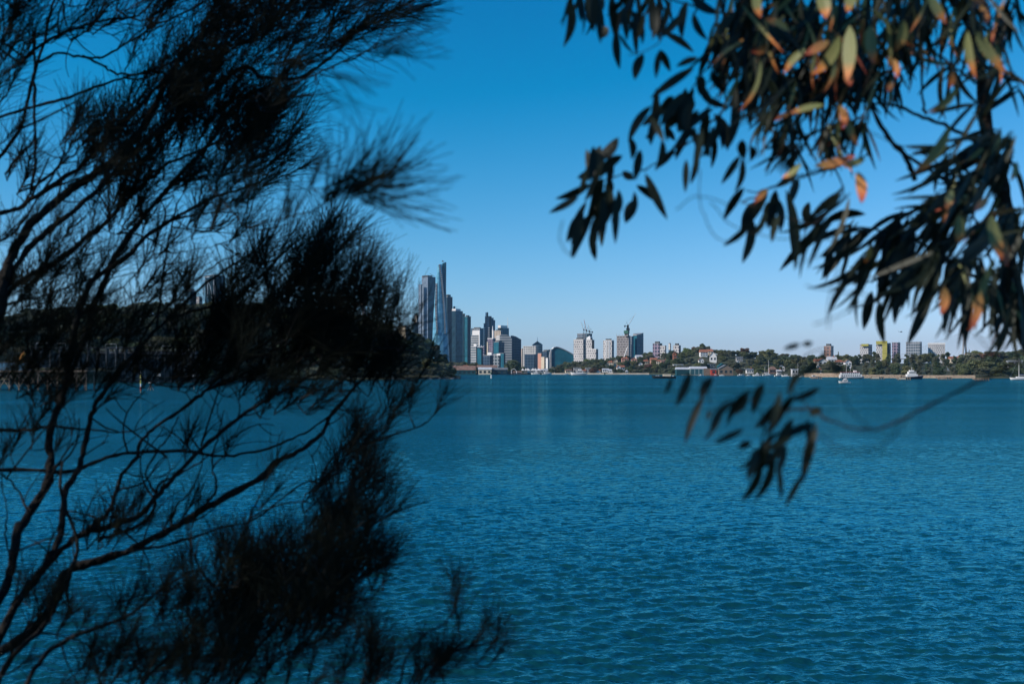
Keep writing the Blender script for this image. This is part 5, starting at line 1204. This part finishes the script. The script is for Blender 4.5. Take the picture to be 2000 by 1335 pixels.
# bare thin dangling twigs, nearer and softer
for pts,D in (([(1367,330),(1367,385),(1380,430),(1400,465),(1440,470)],1.5),([(1320,408),(1367,383),(1420,400)],1.4),([(1390,395),(1430,440),(1500,462),(1570,466),(1660,470)],1.5),([(1098,430),(1093,470),(1110,495),(1125,497)],1.4),
    ([(1640,520),(1620,590),(1618,640)],1.1),([(1575,560),(1650,570),(1700,575)],1.2),([(1590,635),(1650,610),(1700,585)],1.1),([(1550,520),(1600,500),(1650,480)],1.3),([(1840,560),(1900,640),(1960,720)],1.1),([(1500,200),(1450,240),(1420,250)],1.3),
    ([(1700,230),(1620,240),(1540,225),(1470,235)],1.7),([(1560,300),(1520,280),(1440,330)],1.5),([(1620,200),(1700,260),(1800,300)],1.5),([(1900,20),(1960,80),(1965,120)],1.5)):
    G.limb(pts,1.6,.8,D,name='twig')
Lv = Leaves()
def lv(pairs, ox, oy, sc, w, D, mi=0, dj=.12):
    for x0,y0,x1,y1,*r in pairs:
        Lv.leaf((ox+x0/sc,oy+y0/sc),(ox+x1/sc,oy+y1/sc),min(25,(r[0] if r else w))*1.0*random.uniform(.9,1.1),mi,D+random.uniform(-dj,dj),random.uniform(-.03,.03))
lv([(130,-20,105,215,22),(180,-40,190,100),(265,-40,255,140,22),(325,135,285,190,22),(350,-30,345,110),(370,150,385,330,20),(400,30,420,190),(430,-20,440,120),(460,50,470,260),(505,270,465,390,28),(530,-20,550,180,28),(590,250,570,380),(590,250,635,350),(610,165,745,255),(755,65,820,190),(740,-30,880,60,26),(640,0,600,160),(385,170,450,260,9),
 (760,340,560,480,24),(640,480,570,570,22),(780,290,680,330),(840,360,910,460,22),(800,380,790,470,24),(720,460,600,620,26),(740,470,680,640,26),(760,490,730,680,30),(790,470,920,530),(830,560,800,730,24),(800,640,760,850),(860,570,920,740,28),(890,560,830,740),(960,420,930,720,26),(1000,400,1010,520),(1080,400,1045,620,22),(1070,560,1150,660,24),(1140,400,1160,520),
 (545,530,440,700,22),(440,690,445,790,18),(530,580,600,700),(570,650,520,690),(600,700,570,840),(665,740,570,840),(620,640,660,700),
 (380,690,260,800,44),(290,730,260,870,36),(400,780,300,880,34),(250,850,180,890,20),(240,920,80,990),(180,985,45,1060),(220,1010,135,1180),(300,890,250,1040,32),(340,900,340,980,24),(250,1070,160,1275,26),(260,1090,245,1260,22),(290,1030,295,1220),(370,980,365,1200,20),(400,860,455,895),(490,750,465,890,20),(460,960,420,1105),(470,930,550,1000),(515,870,615,1080,22),
 (720,800,715,950),(780,770,745,910,16),(1000,700,1010,790,28),(990,780,905,910),(1000,790,965,950),(1050,730,1045,800),
 (1010,940,915,1090,22),(1130,960,1000,1150,30),(1050,1090,1005,1300,22),(1170,950,1130,1130,26),(1185,1000,1190,1150,20),(1220,950,1260,1320,24),(1284,820,1170,930,20),(1284,900,1250,1010,22),
 (860,130,960,110,18),(900,150,970,60,20),(880,180,900,120,20),(920,190,880,300,18),(950,200,960,360,20),(1000,60,1010,230,36),(1040,200,1020,330,30),(1090,90,1180,200,30),(1120,130,1270,200,26),(1030,-30,1000,100,30),(1150,200,1090,260,24),(1180,330,1120,440,22),(1210,380,1200,470,20),(1260,470,1230,540,22)],1060,0,2.568,18,1.75)
lv([(240,-20,170,150,28),(330,-20,390,150,28),(480,-20,500,330,24),(600,-20,600,130,20),(970,60,700,130,34),(760,100,440,400,30),(850,210,690,330,44),(730,280,690,460,26),(1000,170,860,260,50),(1100,160,1010,330,60),(1200,170,1130,330,60),(980,330,740,700,18),(1040,250,900,500,40),(1010,560,960,790,30),(1100,380,1040,620,34),(1060,620,1090,880,24),(1250,260,1150,500,40),(1200,480,1160,750,34),(1300,350,1210,650,40),(1400,300,1250,520,50),(1420,360,1290,680,34),(1400,560,1255,880,30),(1500,350,1480,800,36),(1550,330,1540,560,50),(1600,430,1610,880,44),(1660,300,1560,520,40),(1700,100,1650,420,40),(1850,60,1880,240,36),(1950,560,1885,780,22),(1985,500,1990,820,22),(1940,100,1900,300,34),(1300,100,1480,30,30),(1480,120,1330,210,26)],1400,400,3.333,26,1.95)
# low spray over the water, very close
SP=[(1990,705),(1920,740),(1824,787),(1760,820),(1706,838),(1654,832),(1613,816),(1587,800),(1536,803),(1495,840),(1485,880)]
G.limb(SP,4.6,2.4,1.25,1.5,name='branch'); G.limb([(1587,800),(1548,760),(1552,720),(1580,690),(1610,680)],2,1.4,1.5,1.5,name='twig'); G.limb([(1495,845),(1480,790),(1440,770),(1390,800)],1.8,1,1.5,1.45,name='twig'); G.limb([(1390,790),(1375,745),(1350,735)],1.6,1,1.5,1.5,name='twig')
G.limb([(1700,835),(1660,800),(1640,740),(1632,700)],1.3,.8,.95,name='twig'); G.limb([(1600,850),(1650,880),(1720,870),(1790,800)],1.0,.8,.85,name='twig')
lv([(100,270,60,365,12),(215,235,130,430,24),(350,270,285,395,22),(300,375,190,650,20),(345,475,320,525,12),(410,490,300,645,12),(590,345,450,545,18),(660,305,600,475,40),(540,585,370,665,15),(760,355,685,620,20),(585,665,510,695,20),(670,650,520,820,15),(905,225,820,370,20),(1010,150,880,250,20),(1005,330,830,400,17),(840,375,775,490,16),(1015,460,945,495,22),(840,520,735,740,34),(985,555,905,885,36),(900,860,800,1045,15),(700,720,600,830,30),(650,790,530,1010,22),(720,740,610,1000,22),(742,780,765,1000,14),(640,700,600,800,22),(960,60,900,68,13),(885,68,790,95,15),(1150,225,1070,200,26),(1045,120,1010,155,13)],1280,650,3.125,18,1.27,dj=.05)
for (cx,cy,rx,ry,n,D) in ((1170,300,30,22,7,1.75),(1185,380,36,26,12,1.75),(1150,420,26,22,6,1.75),(1340,190,50,35,14,1.75),(1370,240,40,30,9,1.75),(1250,10,90,20,12,1.75),(1495,420,30,26,4,1.65),
    (1550,850,34,30,5,1.27),(1505,885,34,22,5,1.27),(1580,830,14,24,3,1.27),(1490,780,60,20,5,1.27)):
    for i in range(n):
        x=cx+random.gauss(0,.6)*rx; y=cy+random.gauss(0,.6)*ry; a=math.radians(random.gauss(-108,18)); l=random.uniform(45,75)
        Lv.leaf((x,y),(x+math.cos(a)*l,y-math.sin(a)*l),random.uniform(15,22),0,D+random.gauss(0,.05),random.gauss(0,.03))
def cluster(px, py, n, ang, sp, L, w, D, pm):
    nd, dist = G.nearest(px, py); c = G.twig((nd[0],nd[1],nd[2]), (px,py,D), r=1.6)
    for i in range(n):
        t = random.uniform(.6,1); b = c[min(5,int(t*6))]; a = math.radians(random.gauss(ang, sp)); l = L*random.uniform(.75,1.3)
        mi = 0 if random.random() > pm else (1 if random.random() < .7 else 2)
        Lv.leaf((b[0]+random.gauss(0,6),b[1]+random.gauss(0,6)),(b[0]+math.cos(a)*l,b[1]-math.sin(a)*l),w*.64*random.uniform(.75,1.15),mi,b[2]+random.gauss(0,.03),random.gauss(0,.05))
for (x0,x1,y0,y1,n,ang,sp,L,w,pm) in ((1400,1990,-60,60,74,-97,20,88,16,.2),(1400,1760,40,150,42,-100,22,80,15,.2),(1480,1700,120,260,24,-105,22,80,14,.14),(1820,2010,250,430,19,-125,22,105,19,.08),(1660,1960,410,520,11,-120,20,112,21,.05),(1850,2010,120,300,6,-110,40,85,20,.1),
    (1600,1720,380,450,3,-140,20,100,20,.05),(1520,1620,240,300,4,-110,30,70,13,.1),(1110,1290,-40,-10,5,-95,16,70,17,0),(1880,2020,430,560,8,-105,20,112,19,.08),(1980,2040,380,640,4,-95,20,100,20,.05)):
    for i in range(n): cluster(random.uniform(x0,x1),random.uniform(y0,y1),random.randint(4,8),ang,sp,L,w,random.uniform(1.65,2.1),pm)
# the bright leaves seen in the photo: (base, tip, width, kind)
LIT = [((1660,50),(1655,150),34,1),((1690,60),(1715,120),30,1),((1640,70),(1590,140),28,1),((1700,50),(1705,118),30,1),((1765,40),(1750,95),26,1),((1815,-10),(1845,42),26,1),((1600,-20),(1612,32),34,1),((1665,-20),(1655,20),28,1),((1620,80),(1575,105),22,2),((1575,95),(1535,140),18,1),
 ((1905,60),(1960,135),28,1),((1890,60),(1905,145),22,1),((1915,10),(1925,50),20,2),((1890,-10),(1930,10),18,2),((1655,135),(1660,165),22,2),((1745,115),(1750,150),16,2),((1745,160),(1735,178),14,2),((1610,205),(1545,222),16,1),((1640,205),(1645,248),22,2),((1655,215),(1675,280),18,1),
 ((1545,222),(1515,235),12,2),((1590,325),(1665,305),22,2),((1675,335),(1682,392),28,2),((1690,310),(1650,325),18,1),((1855,245),(1790,330),26,1),((1870,170),(1815,215),20,1),((1500,370),(1475,395),16,2),((1565,320),(1530,345),14,1),((1860,140),(1855,170),16,2),
 ((1875,420),(1870,470),28,1),((1935,420),(1955,500),34,1),((1945,455),(1965,515),26,2),((1930,385),(1905,410),20,2),((1845,560),(1838,610),24,2),((1915,570),(1895,640),24,2),((1700,480),(1690,510),16,1),((1860,370),(1850,405),18,1),((1985,315),(1975,350),16,1),((1480,-20),(1485,30),24,1),((1500,90),(1470,100),18,2),((1540,60),(1500,40),18,1)]
HOLE = []
for b,t,w_,mi in LIT:
    D = 1.58; Lv.leaf(b,t,w_,mi,D,random.gauss(0,.04)); HOLE.append(W(np.array([(b[0]+t[0])/2,(b[1]+t[1])/2,D]))); HOLE.append(W(np.array([t[0],t[1],D])))
Lv.q.build('leaf_foliage', LM, ge)['kind'] = 'stuff'
G.MBt.build('twig', M['gbark'], ge)
# leaf sheet added out of frame to shade near foliage, gaps left for sun
g = np.random.default_rng(5); sv = np.array(SUN); n = 27000
u = np.cross(sv,[0,0,1.]); u /= np.linalg.norm(u); v = np.cross(u, sv)
ctr = np.array([0,2.0,10.35]) + sv*5.2
a = g.uniform(-4.2,4.2,n); b = g.uniform(-3.3,3.3,n); c = g.uniform(-.6,.6,n)
p = ctr + a[:,None]*u + b[:,None]*v + c[:,None]*sv
keep = np.ones(n, bool)
for hpt in HOLE:
    rel = p - hpt; d = rel - (rel@sv)[:,None]*sv; keep &= (np.linalg.norm(d,axis=1) > .085)
inview = (p[:,1] > -.2) & (np.abs(p[:,0]) < .62*np.maximum(p[:,1],0)+.4) & (np.abs(p[:,2]-H) < .5*np.maximum(p[:,1],0)+.3)
p = p[keep & ~inview]; n = len(p)
d1 = g.normal(size=(n,3)); d1 /= np.linalg.norm(d1,axis=1)[:,None]; d2 = np.cross(d1,g.normal(size=(n,3))); d2 /= np.linalg.norm(d2,axis=1)[:,None]
s1 = .075; s2 = .032; V = np.stack([p-d1*s1,p-d2*s2,p+d1*s1,p+d2*s2],1).reshape(-1,3)
npmesh('shade_leaf_sheet', V, np.arange(4*n).reshape(-1,4), M['leafB'], parent=ce)
q = MB(); q.tube([(-1.9,.6,8.2),(-2.6,0,10.5),(-3.4,-.1,12),tuple(ctr)],[.12,.1,.08,.05],8); q.build('shade_sheet_limb', M['bark'], ce)  # added limb that carries the unseen shading leaves

# ---------------------------------------------------------------- the air: a closed box of thin haze round the whole place
HAZE = 3.5e-5
if HAZE:
    m = bpy.data.materials.new('haze'); m.use_nodes = True; n = m.node_tree; n.nodes.remove(n.nodes['Principled BSDF'])
    pv = n.nodes.new('ShaderNodeVolumePrincipled'); pv.inputs['Color'].default_value = (.5,.8,1,1); pv.inputs['Density'].default_value = HAZE; pv.inputs['Anisotropy'].default_value = .2
    n.links.new(pv.outputs[0], n.nodes['Material Output'].inputs['Volume'])
    q = MB(); q.box(-12600,12600,-400,12600,-4,330); tag(q.build('haze', m), kind='stuff')
